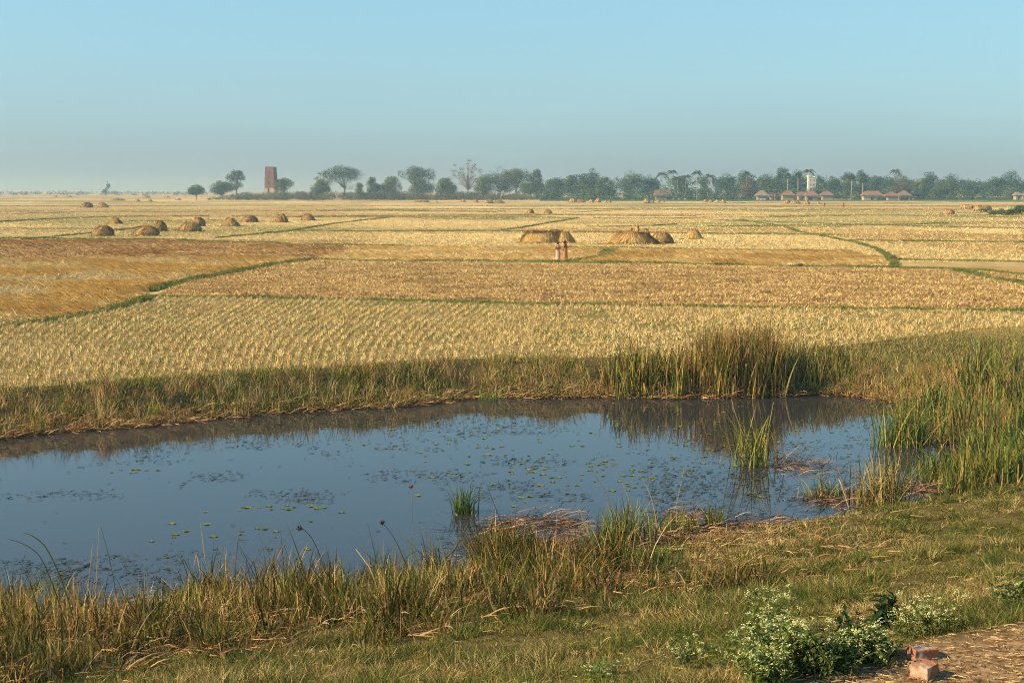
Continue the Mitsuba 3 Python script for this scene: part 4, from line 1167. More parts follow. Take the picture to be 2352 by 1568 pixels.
tree(1106, 1186, 383, 875, "round", "big dark tree with a purplish brown top in the dense clump", r, FOL + [(0.085, 0.075, 0.05)])
tree(1150, 1222, 388, 880, "flat", "broad green tree behind the big dark tree", r, FOL_LIGHT)
tree(1196, 1250, 398, 860, "round", "green tree with a pale trunk at the right end of the dense clump", r)
tree(1218, 1250, 389, 1040, "round", "hazy tall tree peeping over the right end of the dense clump", r, FOL_DENSE)
for x0, x1, yt, D, kind, cl, lab in [
    (1246, 1300, 408, 910, "round", FOL_DENSE, "grey green tree right of the dense clump"),
    (1290, 1335, 402, 930, "round", FOL, "dark green tree in the left part of the long grove"),
    (1315, 1362, 400, 900, "round", FOL, "bushy tree under the dome topped tree of the long grove"),
    (1340, 1382, 388, 960, "round", FOL_DENSE, "dome topped tree rising above the left part of the grove"),
    (1365, 1412, 406, 880, "round", FOL, "low dark tree left of the wide dome tree"),
    (1408, 1488, 393, 930, "round", FOL_DENSE, "wide dome shaped dark tree in the long grove"),
    (1470, 1512, 402, 940, "round", FOL_DENSE, "hazy tree between the wide dome tree and the palms"),
    (1545, 1580, 405, 930, "round", FOL_DENSE, "dark tree behind the first palms"),
    (1598, 1632, 406, 930, "round", FOL, "dark tree behind the last palms of the group"),
    (1640, 1694, 399, 900, "round", FOL, "rounded bright tree right of the palm group"),
    (1684, 1732, 392, 950, "round", FOL_DENSE, "tall bluish tree behind the brownish sparse one"),
    (1700, 1742, 411, 850, "round", FOL_BROWN, "brownish thin leaved tree left of the first hut"),
    (1732, 1790, 398, 920, "round", FOL, "dark tree above the first hut"),
    (1770, 1812, 384, 940, "round", FOL, "highest dark tree of the grove, above the left huts"),
    (1800, 1850, 391, 950, "round", FOL, "dark tree behind the pale fan palms"),
    (1866, 1892, 403, 920, "round", FOL, "bushy tree right of the white house"),
    (1884, 1926, 405, 910, "round", FOL_DENSE, "dark tree behind the hut right of the white house"),
    (1920, 1962, 396, 940, "round", FOL, "grey green tree behind the left fan palm with bare trunk"),
    (1955, 1995, 391, 950, "round", FOL, "tall tree behind the pair of slender fan palms"),
    (1985, 2036, 405, 930, "round", FOL, "tree above the long tiled house"),
    (2028, 2096, 394, 920, "round", FOL, "broad tree behind the two pyramid roofed huts"),
    (2040, 2092, 416, 880, "round", FOL_BROWN, "brownish tree close behind the two pyramid roofed huts"),
    (2086, 2126, 410, 890, "round", FOL_LIGHT, "light green tree right of the pyramid roofed huts"),
    (2106, 2150, 396, 940, "round", FOL_DENSE, "dome shaped tree in the right grove"),
    (2136, 2176, 414, 870, "round", FOL_LIGHT, "bushy light tree at the foot of the right grove"),
    (2146, 2208, 400, 930, "round", FOL, "wide dark tree in the right grove"),
    (2196, 2246, 412, 920, "round", FOL_DENSE, "lower hazy tree in the right grove"),
    (2236, 2290, 414, 950, "round", FOL_DENSE, "bluish tree in the dip of the right grove"),
    (2280, 2346, 390, 960, "round", FOL_DENSE, "tall double domed tree near the right edge"),
    (2262, 2318, 409, 940, "round", FOL_DENSE, "shoulder tree left below the tall double domed tree"),
    (2335, 2400, 402, 980, "round", FOL_DENSE, "hazy tree cut by the right edge")]:
    tree(x0, x1, yt, D, kind, lab, r, cl, crown_low=0.05)
for px, yt, D, lab, ln in [(1518, 394, 905, "leftmost coconut palm above the red tiled wall", 0.0), (1541, 390, 930, "thin high coconut palm second from the left", 0.04), (1553, 404, 890, "short coconut palm right of the red tiled wall", -0.03), (1573, 400, 895, "coconut palm in the middle of the palm group", 0.03),
                           (1598, 391, 905, "bushy high coconut palm right of the middle of the palm group", 0.0), (1627, 399, 900, "last coconut palm of the group with a leaning trunk", 0.10), (1853, 388, 868, "tall coconut palm with a long pale trunk before the white house", 0.0), (1712, 393, 940, "coconut palm poking above the trees left of the huts", 0.0), (2050, 388, 960, "thin palm tip above the broad tree", 0.0)]:
    coconut(px, yt, D, lab, r, ln)
for px, yt, D, lab in [(1805, 396, 875, "pale fan palm with a skirt of drooping fans above the left huts"), (1829, 394, 880, "fan palm right of the pale one above the huts"), (1776, 434, 845, "small fan palm standing between the two leftmost huts"), (1951, 399, 862, "left one of two slender fan palms between the huts"), (1977, 405, 858, "right one of two slender fan palms between the huts")]:
    palmyra(px, yt, D, lab, r)
# bananas: broad leaf clumps
for px, yt, lab in [(1437, 434, "banana clump left in the gap before the dome tree"), (1455, 434, "banana clump before the dome tree, second of three"), (1470, 436, "banana clump nearest the red tiled wall")]:
    c = far_at(px, 860)
    n = 16
    b = np.column_stack([c[0] + r.normal(0, 1.2, n), c[1] + r.normal(0, 1.0, n), r.uniform(1.0, 2.5, n)])
    g = reeds(b, r.uniform(2.2, 3.6, n), np.full(n, 0.45), r, palette(n, r, [(0.10, 0.17, 0.05), (0.14, 0.21, 0.07)], 0.1), 0.5, 0.35, 0.0)
    k = thing("banana_plant", lab, "banana plant", "banana clumps by the grove")
    part(k, "leaves", g[:2], "leaf_mat", color=g[2])
    part(k, "stem", merge([tube([[q[0], q[1], 0], q + [0, 0, 0.4]], [0.16, 0.1], 6) for q in b[:6]]), "bark_mat", smooth=True)

# scrub belts and hedges
cs, rads = [], []
for _ in range(420):
    px = r.uniform(478, 1262)
    D = r.uniform(826, 960)
    hh = np.interp(px, [478, 520, 560, 700, 900, 1100, 1262], [1.0, 2.8, 4.6, 5.2, 5.4, 5.0, 3.0]) * r.uniform(0.5, 1.15)
    c = far_at(px, D)
    cs.append((c[0], c[1], hh * 0.45)); rads.append(hh * 0.8)
g = leaf_cloud(cs, rads, 26000, 0.45, [(0.075, 0.095, 0.04), (0.10, 0.105, 0.05), (0.12, 0.105, 0.06), (0.06, 0.085, 0.035)], r, 0.62)
single("undergrowth", g[:2], "leaf_mat", "grey green scrub belt under the trees left of the village", "scrub", color=g[2], kind="stuff")
cs, rads = [], []
for _ in range(300):
    px = r.uniform(1240, 2420)
    c = far_at(px, r.uniform(862, 930))
    hh = r.uniform(2.5, 8.0)
    cs.append((c[0], c[1], hh * 0.45)); rads.append(hh * 0.65)
g = leaf_cloud(cs, rads, 30000, 0.5, FOL + FOL_DENSE + FOL_LIGHT, r, 0.9)
single("undergrowth", g[:2], "leaf_mat", "dark undergrowth filling the village grove below the crowns", "undergrowth", color=g[2], kind="stuff")
cs, rads = [], []
for _ in range(520):
    px = r.uniform(1150, 2430)
    c = far_at(px, r.uniform(985, 1120))
    top = np.interp(px, [1150, 1240, 1330, 1480, 1640, 1800, 2000, 2200, 2300, 2430], [418, 409, 407, 404, 406, 400, 402, 411, 404, 410]) + r.normal(0, 2.5)
    hh = (5.6 + (437.8 - top) / F * c[1])
    rd = r.uniform(1.8, 3.6)
    cs.append((c[0], c[1], max(rd, (hh - rd) * r.uniform() ** 0.45))); rads.append(rd)
g = leaf_cloud(cs, rads, 34000, 0.55, FOL_DENSE + FOL, r, 0.85)
single("woodland", g[:2], "leaf_mat", "far hazy woodland closing the view behind the village grove", "woodland", color=g[2], kind="stuff")
cs, rads = [], []
for _ in range(150):
    D = r.uniform(1700, 2900)
    c = far_at(r.uniform(-30, 480), D)
    hh = r.uniform(1.5, 5)
    cs.append((c[0], c[1], hh * 0.4)); rads.append(hh * r.uniform(0.8, 1.8))
g = leaf_cloud(cs, rads, 3600, 1.0, FOL_DENSE + FOL_BROWN, r, 0.5)
single("distant_scrub", g[:2], "leaf_mat", "line of hazy scrub on the left horizon", "scrub", color=g[2], kind="stuff")
for x0, x1, yt, yb, lab in [(2318, 2362, 472, 492, "dark green shrub on the right plots, cut by the right edge"), (2288, 2325, 480, 494, "low shrub left of the dark one at the right edge"), (2262, 2290, 483, 493, "small olive shrub at the left end of the right hand scrub"), (2244, 2266, 478, 488, "shrub in front of the right long pale stack"),
                            (2044, 2060, 586, 597, "tiny brown shrub on the winding ridge at right"), (1833, 1849, 605, 613, "small brown tuft on the ridge behind the brown stubble")]:
    p = at((x0 + x1) / 2, yb)
    k = tree(x0, x1, 437.8 + (5.6 - (yb - yt) / F * p[1]) / p[1] * F, p[1], "bush", lab, r, FOL_BROWN if "brown" in lab else [(0.06, 0.095, 0.025), (0.09, 0.11, 0.035)], name="shrub", group="shrubs on the plots")
for px, w_, hpx, lab in [(2018, 22, 9, "round dark bush in front of the long tiled house"), (2073, 24, 11, "round bush in front of the right pyramid roofed hut")]:
    tree(px - w_ / 2, px + w_ / 2, 437.8 + (5.6 - hpx / F * 828) / 828 * F, 828, "bush", lab, r, FOL, name="shrub", group="bushes by the huts")

# ------------------------------------------------------------------ brick tower
import manifold3d as m3
Man = m3.Manifold


def mtri(m):
    q = m.to_mesh()
    return np.array(q.vert_properties[:, :3]), np.array(q.tri_verts)


def box(x0, x1, y0, y1, z0, z1):
    return Man.cube([x1 - x0, y1 - y0, z1 - z0]).translate([x0, y0, z0])


def brick_col(p, n, uv):
    u = p.x + p.y
    row = dr.floor(p.z / 0.22)
    c = cell_rand(dr.floor(u / 0.5 + 0.5 * row), row, 3)
    g = fbm(p.x * 0.6, p.y * 0.6, p.z * 0.5, 4)
    col = mix((0.15, 0.075, 0.06), (0.26, 0.14, 0.11), c * 0.5 + g * 0.5)
    return mix(col, (0.12, 0.075, 0.065), smoothstep(0.55, 0.7, fbm(p.x * 1.5, p.y * 1.5, p.z * 0.9 + 5, 3)) * 0.6)


scene["brick_mat"] = diffuse(brick_col)
scene["lime_mat"] = diffuse(lambda p, n, uv: mix((0.40, 0.33, 0.24), (0.55, 0.47, 0.35), fbm(p.x, p.y, p.z * 2, 3)))
TD = 905.0
tc = far_at(626.0, TD)
hw = [3.15, 3.18, 3.12, 2.98, 2.82, 2.74]
zs = [7.1, 9.5, 12.5, 15.5, 18.5, 20.4]
levels = [Man.hull_points(np.array([[a * hw[i + j] + tc[0], b * hw[i + j] + tc[1], zs[i + j]] for j in (0, 1) for a in (-1, 1) for b in (-1, 1)])) for i in range(5)]
shaft = levels[0]
for l in levels[1:]:
    shaft = shaft + l
rim = [box(tc[0] + a - 0.35, tc[0] + a + 0.35, tc[1] - 2.74, tc[1] - 2.2, 20.38, 20.38 + hgt) for a, hgt in ((-2.2, 0.28), (-1.2, 0.18), (0.1, 0.3), (1.6, 0.22))]
for b in rim:
    shaft = shaft + b
inner = box(tc[0] - 2.2, tc[0] + 2.2, tc[1] - 2.2, tc[1] + 2.2, 7.5, 25)
shaft = shaft - inner
for zc, s in ((10.4, 0.42), (14.1, 0.5), (17.2, 0.3)):
    shaft = shaft - box(tc[0] - 0.5 - s, tc[0] - 0.5 + s, tc[1] - 4, tc[1], zc - 0.7, zc + 0.6)
shaft = shaft - box(tc[0] - 1.5, tc[0] - 1.2, tc[1] - 4, tc[1], 12.0, 12.3) - box(tc[0] + 0.9, tc[0] + 1.2, tc[1] - 4, tc[1], 15.2, 15.5)


def turn(vf, deg=11):
    q_ = math.radians(deg)
    v_ = vf[0] - tc
    return np.column_stack([v_[:, 0] * math.cos(q_) + v_[:, 1] * math.sin(q_), -v_[:, 0] * math.sin(q_) + v_[:, 1] * math.cos(q_), v_[:, 2]]) + tc, vf[1]


k = thing("brick_tower", "tall tapering ruined brick tower rising over the scrub", "tower")
part(k, "shaft", turn(mtri(shaft)), "brick_mat")
arch = box(tc[0] - 1.1, tc[0] + 0.1, tc[1] - 5, tc[1] + 1, 3, 7.4) + Man.cylinder(6.0, 0.6, 0.6, 16).rotate([90, 0, 0]).translate([tc[0] - 0.5, tc[1] + 1, 7.4])
part(k, "plinth", turn(mtri(box(tc[0] - 3.3, tc[0] + 3.3, tc[1] - 3.3, tc[1] + 3.3, -0.3, 7.1) - box(tc[0] - 2.4, tc[0] + 2.4, tc[1] - 2.4, tc[1] + 2.4, 0.5, 7.2) - arch)), "lime_mat")

# ------------------------------------------------------------------ village huts


def tile_col(p, n, uv):
    c = cell_rand(dr.floor((p.x + p.y) / 0.3), dr.floor(p.z / 0.22), 1)
    g = fbm(p.x * 0.7, p.y * 0.7, p.z * 0.7, 3)
    return mix((0.19, 0.10, 0.075), (0.37, 0.225, 0.165), c * 0.45 + g * 0.55)


scene["tile_mat"] = diffuse(tile_col)
scene["old_tile_mat"] = diffuse(lambda p, n, uv: mix((0.15, 0.10, 0.08), (0.30, 0.215, 0.17), cell_rand(dr.floor((p.x + p.y) / 0.3), dr.floor(p.z / 0.22), 1) * 0.45 + fbm(p.x * 0.7, p.y * 0.7, p.z * 0.7, 3) * 0.55))
scene["thatch_mat"] = diffuse(lambda p, n, uv: mix((0.20, 0.15, 0.11), (0.36, 0.29, 0.22), fbm(p.x * 3, p.y * 3, p.z * 0.6, 3)))
scene["mud_mat"] = diffuse(lambda p, n, uv: mix((0.30, 0.22, 0.14), (0.48, 0.38, 0.26), fbm(p.x * 0.9, p.y * 0.9, p.z * 0.9, 4)))
scene["white_mat"] = diffuse(lambda p, n, uv: mix((0.62, 0.58, 0.46), (0.76, 0.73, 0.62), fbm(p.x * 0.6, p.y * 0.6, p.z * 0.6, 3)))
scene["wood_mat"] = diffuse((0.09, 0.06, 0.04))


def hut(x0, x1, yapex, yeave, wx0, wx1, dist, roof, lab, ridge=0.12, depth=5.0, doors=((0.5, 0.9, 1.7),), wall="mud_mat", posts=()):
    """Eaves span x0..x1, walls wx0..wx1 (photo pixels); doors: (place along the front, width, height in metres)."""
    s = dist / F
    X = lambda p: (p - 1176) * s
    ze, za = 5.6 + (437.8 - yeave) * s, 5.6 + (437.8 - yapex) * s
    y0 = dist
    a, b = X(wx0), X(wx1)
    k = thing("hut", lab, "hut", "village huts in front of the grove")
    t = 0.3
    w = box(a, b, y0, y0 + depth, -0.3, ze + 0.15) - box(a + t, b - t, y0 + t, y0 + depth - t, -0.1, ze + 2)
    for u, dw, dh in doors:
        cx = a + (b - a) * u
        w = w - box(cx - dw / 2, cx + dw / 2, y0 - 1, y0 + 1, 0.05 if dh > 1.2 else 0.9, min(dh, ze - 0.15) if dh > 1.2 else 0.9 + dh)
    part(k, "wall", mtri(w), wall)
    for u, dw, dh in doors:
        cx = a + (b - a) * u
        if dh > 1.2:
            part(k, "door", mtri(box(cx - dw / 2 - 0.03, cx + dw / 2 - dw * 0.55, y0 + 0.12, y0 + 0.18, 0.06, min(dh, ze - 0.15))), "wood_mat")
    e0, e1, mx, rl = X(x0), X(x1), (X(x0) + X(x1)) / 2, (X(x1) - X(x0)) * ridge
    yf, yb = y0 - 0.8, y0 + depth + 0.8
    ym = (yf + yb) / 2
    outer = Man.hull_points(np.array([[e0, yf, ze], [e1, yf, ze], [e0, yb, ze], [e1, yb, ze], [e0, yf, ze - 0.22], [e1, yf, ze - 0.22], [e0, yb, ze - 0.22], [e1, yb, ze - 0.22], [mx - rl, ym, za], [mx + rl, ym, za]]))
    hollow = Man.hull_points(np.array([[e0 + 0.3, yf + 0.3, ze - 0.3], [e1 - 0.3, yf + 0.3, ze - 0.3], [e0 + 0.3, yb - 0.3, ze - 0.3], [e1 - 0.3, yb - 0.3, ze - 0.3], [mx - rl, ym, za - 0.35], [mx + rl, ym, za - 0.35]]))
    part(k, "roof", mtri(outer - hollow), roof)
    if "tile_mat" in roof:
        rid = [tube([[mx - rl, ym, za], [mx + rl, ym, za]], 0.16, 6)] + [tube([[ex, ey, ze + 0.03], [mx + (rl if ex > mx else -rl), ym, za + 0.02]], 0.13, 6) for ex in (e0, e1) for ey in (yf,)]
        part(k, "ridge_tiles", merge(rid), "tile_mat", smooth=40)
    for u in posts:
        part(k, "post", tube([[a + (b - a) * u, yf + 0.25, -0.1], [a + (b - a) * u, yf + 0.25, ze - 0.15]], 0.09, 6), "wood_mat", smooth=True)
    return k


hut(1733, 1764, 437.6, 448.8, 1737.5, 1759, 835, "thatch_mat", "leftmost hut with a grey thatched pyramid roof", doors=((0.93, 0.5, 1.5),))
hut(1764, 1792, 441.5, 451, 1767, 1791, 868, "old_tile_mat", "set back hut behind the small fan palm", doors=((0.3, 0.9, 1.8), (0.75, 0.7, 1.7)), ridge=0.25)
hut(1793, 1823, 438.5, 448.6, 1795, 1821, 832, "tile_mat", "hut with a red pyramid roof and a blank pale wall", doors=())
hut(1829, 1852, 441, 449, 1831, 1850, 842, "old_tile_mat", "brown roofed hut with posts, left neighbour of the tall palm trunk", doors=((0.3, 0.8, 1.8),), ridge=0.3, posts=(0.1, 0.5))
hut(1846, 1875.5, 438.5, 449.5, 1849, 1873, 836, "tile_mat", "red roofed hut with an open dark porch behind the tall palm trunk", doors=((0.35, 2.2, 1.9), (0.75, 0.7, 0.8)), posts=(0.2, 0.55))
hut(1881, 1911.5, 439, 448, 1886, 1910, 832, "tile_mat", "hut with a red pyramid roof, rightmost of the left village group", doors=())
hut(1976.5, 2024.5, 439, 449, 1980, 2022.5, 838, "tile_mat", "long low house with a hipped red tile roof and a dark doorway", ridge=0.3, doors=((0.46, 1.6, 2.0), (0.8, 0.6, 0.7)), wall="lime_mat")
hut(2028, 2062, 440.5, 449.7, 2036, 2059, 832, "tile_mat", "hut with an orange pyramid roof and blank pale wall in the right group", doors=(), ridge=0.06)
hut(2058, 2088.5, 438, 449, 2061, 2086, 846, "tile_mat", "hut with a red pyramid roof behind the round bush", ridge=0.08)
hut(2325, 2343, 441, 448, 2328, 2341, 860, "thatch_mat", "grey thatched hut half hidden at the right edge of the grove", doors=((0.5, 1.0, 1.7),), ridge=0.2)
hut(2341, 2366, 443, 449, 2343, 2364, 868, "thatch_mat", "second grey thatched hut cut by the right edge", doors=((0.3, 0.9, 1.7),), ridge=0.3)
hut(1501, 1541, 436.5, 449, 1505, 1535, 862, "old_tile_mat", "long house with a red tile roof reaching low, under the coconut palms", ridge=0.42, doors=((0.9, 0.9, 1.4),), depth=6)
hut(918, 941, 442, 446, 921, 938, 872, "thatch_mat", "pale thatched shed under the tall flat topped tree", ridge=0.3, doors=((0.5, 1.6, 1.7),))
# white house behind the palms
hs = 930 / F
wx0, wx1 = (1854 - 1176) * hs, (1870 - 1176) * hs
zt = 5.6 + (437.8 - 408) * hs
k = thing("white_house", "white two storeyed house rising behind the tall palm", "house")
hw_ = box(wx0, wx1, 930, 936, -0.2, zt) - box(wx0 + 0.3, wx1 - 0.3, 930.3, 935.7, 0, zt - 0.2)
for zc in (6.2, 9.3, 12.2):
    for u in (0.28, 0.72):
        cx = wx0 + (wx1 - wx0) * u
        hw_ = hw_ - box(cx - 0.45, cx + 0.45, 929, 931, zc - 0.6, zc + 0.6)
        part(k, "shutter", mtri(box(cx - 0.44, cx - 0.02, 930.1, 930.16, zc - 0.58, zc + 0.58)), "wood_mat")
part(k, "wall", mtri(hw_), "white_mat")
part(k, "parapet", mtri(box(wx0 - 0.3, wx1 + 0.3, 929.7, 936.3, zt, zt + 0.25) + box(wx0 - 0.3, wx0 + 1.2, 929.7, 936.3, zt + 0.2, zt + 1.4) + box(wx1 - 0.9, wx1 + 0.3, 929.7, 936.3, zt + 0.2, zt + 0.9)), "white_mat")
# low mud yard walls
for x0, x1, D, hh, lab in [(1912, 1950, 842, 1.0, "low crumbling mud wall right of the left village group"), (1871, 1887, 838, 1.5, "mud yard wall joining the two right huts of the left group"), (1540, 1556, 866, 1.1, "low pale mud wall right of the long red roofed house")]:
    a, b = far_at(x0, D)[0], far_at(x1, D)[0]
    w = box(a, b, D, D + 0.4, -0.2, hh)
    for i in range(6):
        cx = a + (b - a) * r.uniform(0.05, 0.95)
        w = w - box(cx - 0.6, cx + 0.6, D - 1, D + 1, hh * r.uniform(0.55, 0.9), hh + 1)
    single("mud_wall", mtri(w), "mud_mat", lab, "wall", "mud yard walls in the village")

# ------------------------------------------------------------------ people


def chain(pts, rads):
    m = Man()
    for (p, q), (a, b) in zip(zip(pts, pts[1:]), zip(rads, rads[1:])):
        s0 = Man.sphere(a, 14).translate(list(map(float, p)))
        s1 = Man.sphere(b, 14).translate(list(map(float, q)))
        m = m + (s0 + s1).hull()
    return m


def smooth_body(m, step=0.02, it=8):
    v, f = mtri(m.refine_to_length(step))
    t = trimesh.Trimesh(v, f, process=True)
    trimesh.smoothing.filter_taubin(t, lamb=0.5, nu=0.52, iterations=it)
    return np.array(t.vertices), np.array(t.faces)


SKIN = (0.10, 0.055, 0.035)
for nm, c_ in (("skin_mat", SKIN), ("hair_mat", (0.012, 0.010, 0.009)), ("cream_sari_mat", (0.58, 0.40, 0.29)), ("pink_cloth_mat", (0.50, 0.25, 0.16)), ("rust_sari_mat", (0.42, 0.19, 0.10)), ("red_cloth_mat", (0.30, 0.05, 0.06)), ("white_cloth_mat", (0.7, 0.68, 0.62)), ("plaid_mat", (0.35, 0.16, 0.12))):
    scene[nm] = diffuse(c_)


def hand(wrist, fwd, up, r_=1.0):
    """Palm, four bent fingers and a thumb, as a Manifold."""
    fwd, up = np.array(fwd, float) / np.linalg.norm(fwd), np.array(up, float)
    up = up - fwd * (up @ fwd); up /= np.linalg.norm(up)
    lat = np.cross(fwd, up)
    m = chain([wrist, wrist + fwd * 0.045, wrist + fwd * 0.085], [0.024, 0.030, 0.030])
    for i, L in enumerate((0.062, 0.072, 0.068, 0.052)):
        b = wrist + fwd * 0.095 + lat * (i - 1.5) * 0.019
        m = m + chain([b, b + fwd * L * 0.5, b + fwd * L * 0.85 - up * L * 0.35], [0.0095, 0.009, 0.008])
    b = wrist + fwd * 0.04 + lat * -0.028
    return m + chain([b, b + fwd * 0.03 - lat * 0.022, b + fwd * 0.058 - lat * 0.026], [0.012, 0.0105, 0.009])


def woman(key_, foot, face, h, sari, blouse, arms, rr, drape=1):
    """A standing woman in a long sari; face: the direction she faces (radians from +x)."""
    s = h / 1.6
    M = np.eye(4)
    M[:3, 0] = [math.sin(face) * s, -math.cos(face) * s, 0]
    M[:3, 1] = [math.cos(face) * s, math.sin(face) * s, 0]
    M[:3, 2] = [0, 0, s]
    M[:3, 3] = foot
    W = lambda vf: (vf[0] @ M[:3, :3].T + M[:3, 3], vf[1])
    body = chain([(0, 0, 0.86), (0, 0.005, 1.0), (0, 0.01, 1.16), (0, 0, 1.27), (0, -0.005, 1.36)], [0.145, 0.115, 0.125, 0.11, 0.055])
    body = body + chain([(0, -0.005, 1.34), (0, 0.0, 1.43)], [0.05, 0.047])
    for sx in (-1, 1):
        body = body + chain([(sx * 0.05, 0, 1.28), (sx * 0.155, -0.01, 1.265)], [0.08, 0.055])
        body = body + chain([(sx * 0.08, 0, 0.86), (sx * 0.085, 0.01, 0.46), (sx * 0.09, -0.01, 0.09)], [0.10, 0.065, 0.042])
        body = body + chain([(sx * 0.09, -0.03, 0.04), (sx * 0.095, 0.06, 0.035), (sx * 0.10, 0.15, 0.022)], [0.036, 0.036, 0.022])
        el, wr, fw, up = arms[(sx + 1) // 2]
        body = body + chain([(sx * 0.155, -0.01, 1.265), el, wr], [0.05, 0.038, 0.026])
        body = body + hand(np.array(wr), fw, up)
    head = chain([(0, 0.012, 1.475), (0, -0.01, 1.52)], [0.078, 0.085]) + chain([(0, 0.04, 1.435), (0, 0.02, 1.46)], [0.042, 0.06])
    head = head + chain([(0, 0.09, 1.505), (0, 0.105, 1.475)], [0.008, 0.014])
    head = head + chain([(-0.022, 0.083, 1.443), (0.022, 0.083, 1.443)], [0.009, 0.009])
    for sx in (-1, 1):
        head = head + chain([(sx * 0.082, -0.005, 1.50), (sx * 0.084, -0.005, 1.47)], [0.016, 0.011])
    head = head - Man.sphere(0.014, 12).translate([0.032, 0.093, 1.512]) - Man.sphere(0.014, 12).translate([-0.032, 0.093, 1.512])
    part(key_, "body", W(smooth_body(body + head, 0.016, 5)), "skin_mat", smooth=True)
    eyes = merge([mtri(Man.sphere(0.0115, 10).translate([sx * 0.032, 0.083, 1.512])) for sx in (-1, 1)])
    part(key_, "eyes", W(eyes), "hair_mat", smooth=True)
    hair = (chain([(0, -0.022, 1.53), (0, -0.035, 1.49)], [0.092, 0.088]) + chain([(0, -0.11, 1.46), (0, -0.125, 1.45)], [0.05, 0.045])) - box(-0.2, 0.2, 0.035, 0.3, 1.3, 1.56)
    part(key_, "hair", W(smooth_body(hair, 0.02, 3)), "hair_mat", smooth=True)
    bl = chain([(0, 0.006, 1.13), (0, 0.012, 1.2), (0, 0, 1.30)], [0.135, 0.142, 0.105])
    for sx in (-1, 1):
        el = np.array(arms[(sx + 1) // 2][0])
        sh = np.array([sx * 0.155, -0.01, 1.265])
        bl = bl + chain([(sx * 0.05, 0, 1.27), sh, sh + (el - sh) * 0.45], [0.09, 0.064, 0.055])
    part(key_, "blouse", W(smooth_body(bl, 0.02, 4)), blouse, smooth=True)
    A, zz = 40, [(1.02, 0.135, 0.125), (0.93, 0.165, 0.145), (0.80, 0.185, 0.16), (0.55, 0.19, 0.165), (0.3, 0.2, 0.175), (0.09, 0.215, 0.185), (0.085, 0.19, 0.16), (0.5, 0.15, 0.13), (1.0, 0.1, 0.1)]
    a = np.arange(A) * 2 * np.pi / A
    V = []
    for i, (z_, rx, ry) in enumerate(zz):
        fold = 1 + (0.05 * np.sin(9 * a + 0.6 * i) * np.clip(1 - z_, 0, 1) + 0.03 * np.sin(4 * a + rr)) * (1 if i < 6 else 0)
        V.append(np.column_stack([np.cos(a) * rx * fold, np.sin(a) * ry * fold + 0.02 * np.clip(np.sin(a), 0, 1), np.full(A, z_)]))
    v = np.vstack(V)
    f = []
    for i in range(len(zz) - 1):
        for j in range(A):
            p, q = i * A + j, i * A + (j + 1) % A
            f += [[p, p + A, q + A], [p, q + A, q]]
    part(key_, "sari_skirt", W((v, np.array(f))), sari, smooth=True)
    t = np.linspace(0, 1, 14)
    sp = np.column_stack([drape * (0.15 - 0.25 * t), 0.10 + 0.07 * np.sin(np.pi * t), 0.92 + 0.44 * t])
    back = np.column_stack([drape * np.linspace(-0.11, -0.13, 8), np.linspace(0.02, -0.165, 8), np.concatenate([[1.375, 1.365], np.linspace(1.33, 0.75, 6)])])
    line = np.vstack([sp, back])
    wd = np.array([0.10, 0.02, 0.03])
    V = np.concatenate([line - wd * 0.75, line + wd * 0.75, line + wd * 0.7 + [0, -0.014, -0.012], line - wd * 0.7 + [0, -0.014, -0.012]])
    n = len(line)
    f = []
    for i in range(n - 1):
        for q in range(4):
            a_, b_ = q * n + i, ((q + 1) % 4) * n + i
            f += [[a_, b_, b_ + 1], [a_, b_ + 1, a_ + 1]]
    part(key_, "sari_drape", W((V, np.array(f))), sari, smooth=60)


FOLDED = [((-0.225, 0.03, 1.06), (-0.06, 0.20, 1.08), (1, 0.25, 0.05), (0, 0.3, 1)), ((0.225, 0.03, 1.06), (0.07, 0.19, 1.12), (-1, 0.25, 0.05), (0, 0.3, 1))]
AKIMBO = [((-0.215, 0.06, 1.04), (-0.05, 0.23, 1.02), (0.9, 0.5, 0.1), (0, 0, 1)), ((0.21, 0.10, 1.05), (0.10, 0.31, 1.06), (0.0, 1.0, 0.05), (0, 0, 1))]
k = thing("person", "woman in a pale cream and pink sari with arms folded, left of the two women", "person", "two women talking on the stubble")
woman(k, at(1281.5, 600), math.radians(-62), 1.53, "cream_sari_mat", "pink_cloth_mat", FOLDED, 1.0)
k = thing("person", "woman in a red blouse and rust sari seen from the side, right of two", "person", "two women talking on the stubble")
woman(k, at(1298.2, 596.5), math.radians(-15), 1.54, "rust_sari_mat", "red_cloth_mat", AKIMBO, 2.0, -1)
HANG = [((-0.2, -0.02, 1.03), (-0.2, 0.06, 0.82), (0, 0.25, -1), (-1, 0, 0)), ((0.2, -0.02, 1.03), (0.2, 0.06, 0.82), (0, 0.25, -1), (1, 0, 0))]
for px, py, cl, bl, lab in [(1894, 475.6, "red_cloth_mat", "red_cloth_mat", "tiny far figure in red on the stubble below the left huts"), (1937.8, 475.6, "red_cloth_mat", "pink_cloth_mat", "tiny far figure in red, right of the other red figure"), (1335, 466.5, "plaid_mat", "plaid_mat", "tiny far dark figure among the golden heaps"),
                            (785, 459.5, "pink_cloth_mat", "white_cloth_mat", "tiny far figure in pink at the foot of the large umbrella tree")]:
    k = thing("person", lab, "person", "far figures by the village")
    woman(k, at(px, py), math.radians(-90), 1.6, cl, bl, HANG, 0.5)

# ------------------------------------------------------------------ goats by the huts
for nm, c_ in (("goat_white_mat", (0.72, 0.68, 0.6)), ("goat_dark_mat", (0.06, 0.05, 0.045))):
    scene[nm] = diffuse(c_)


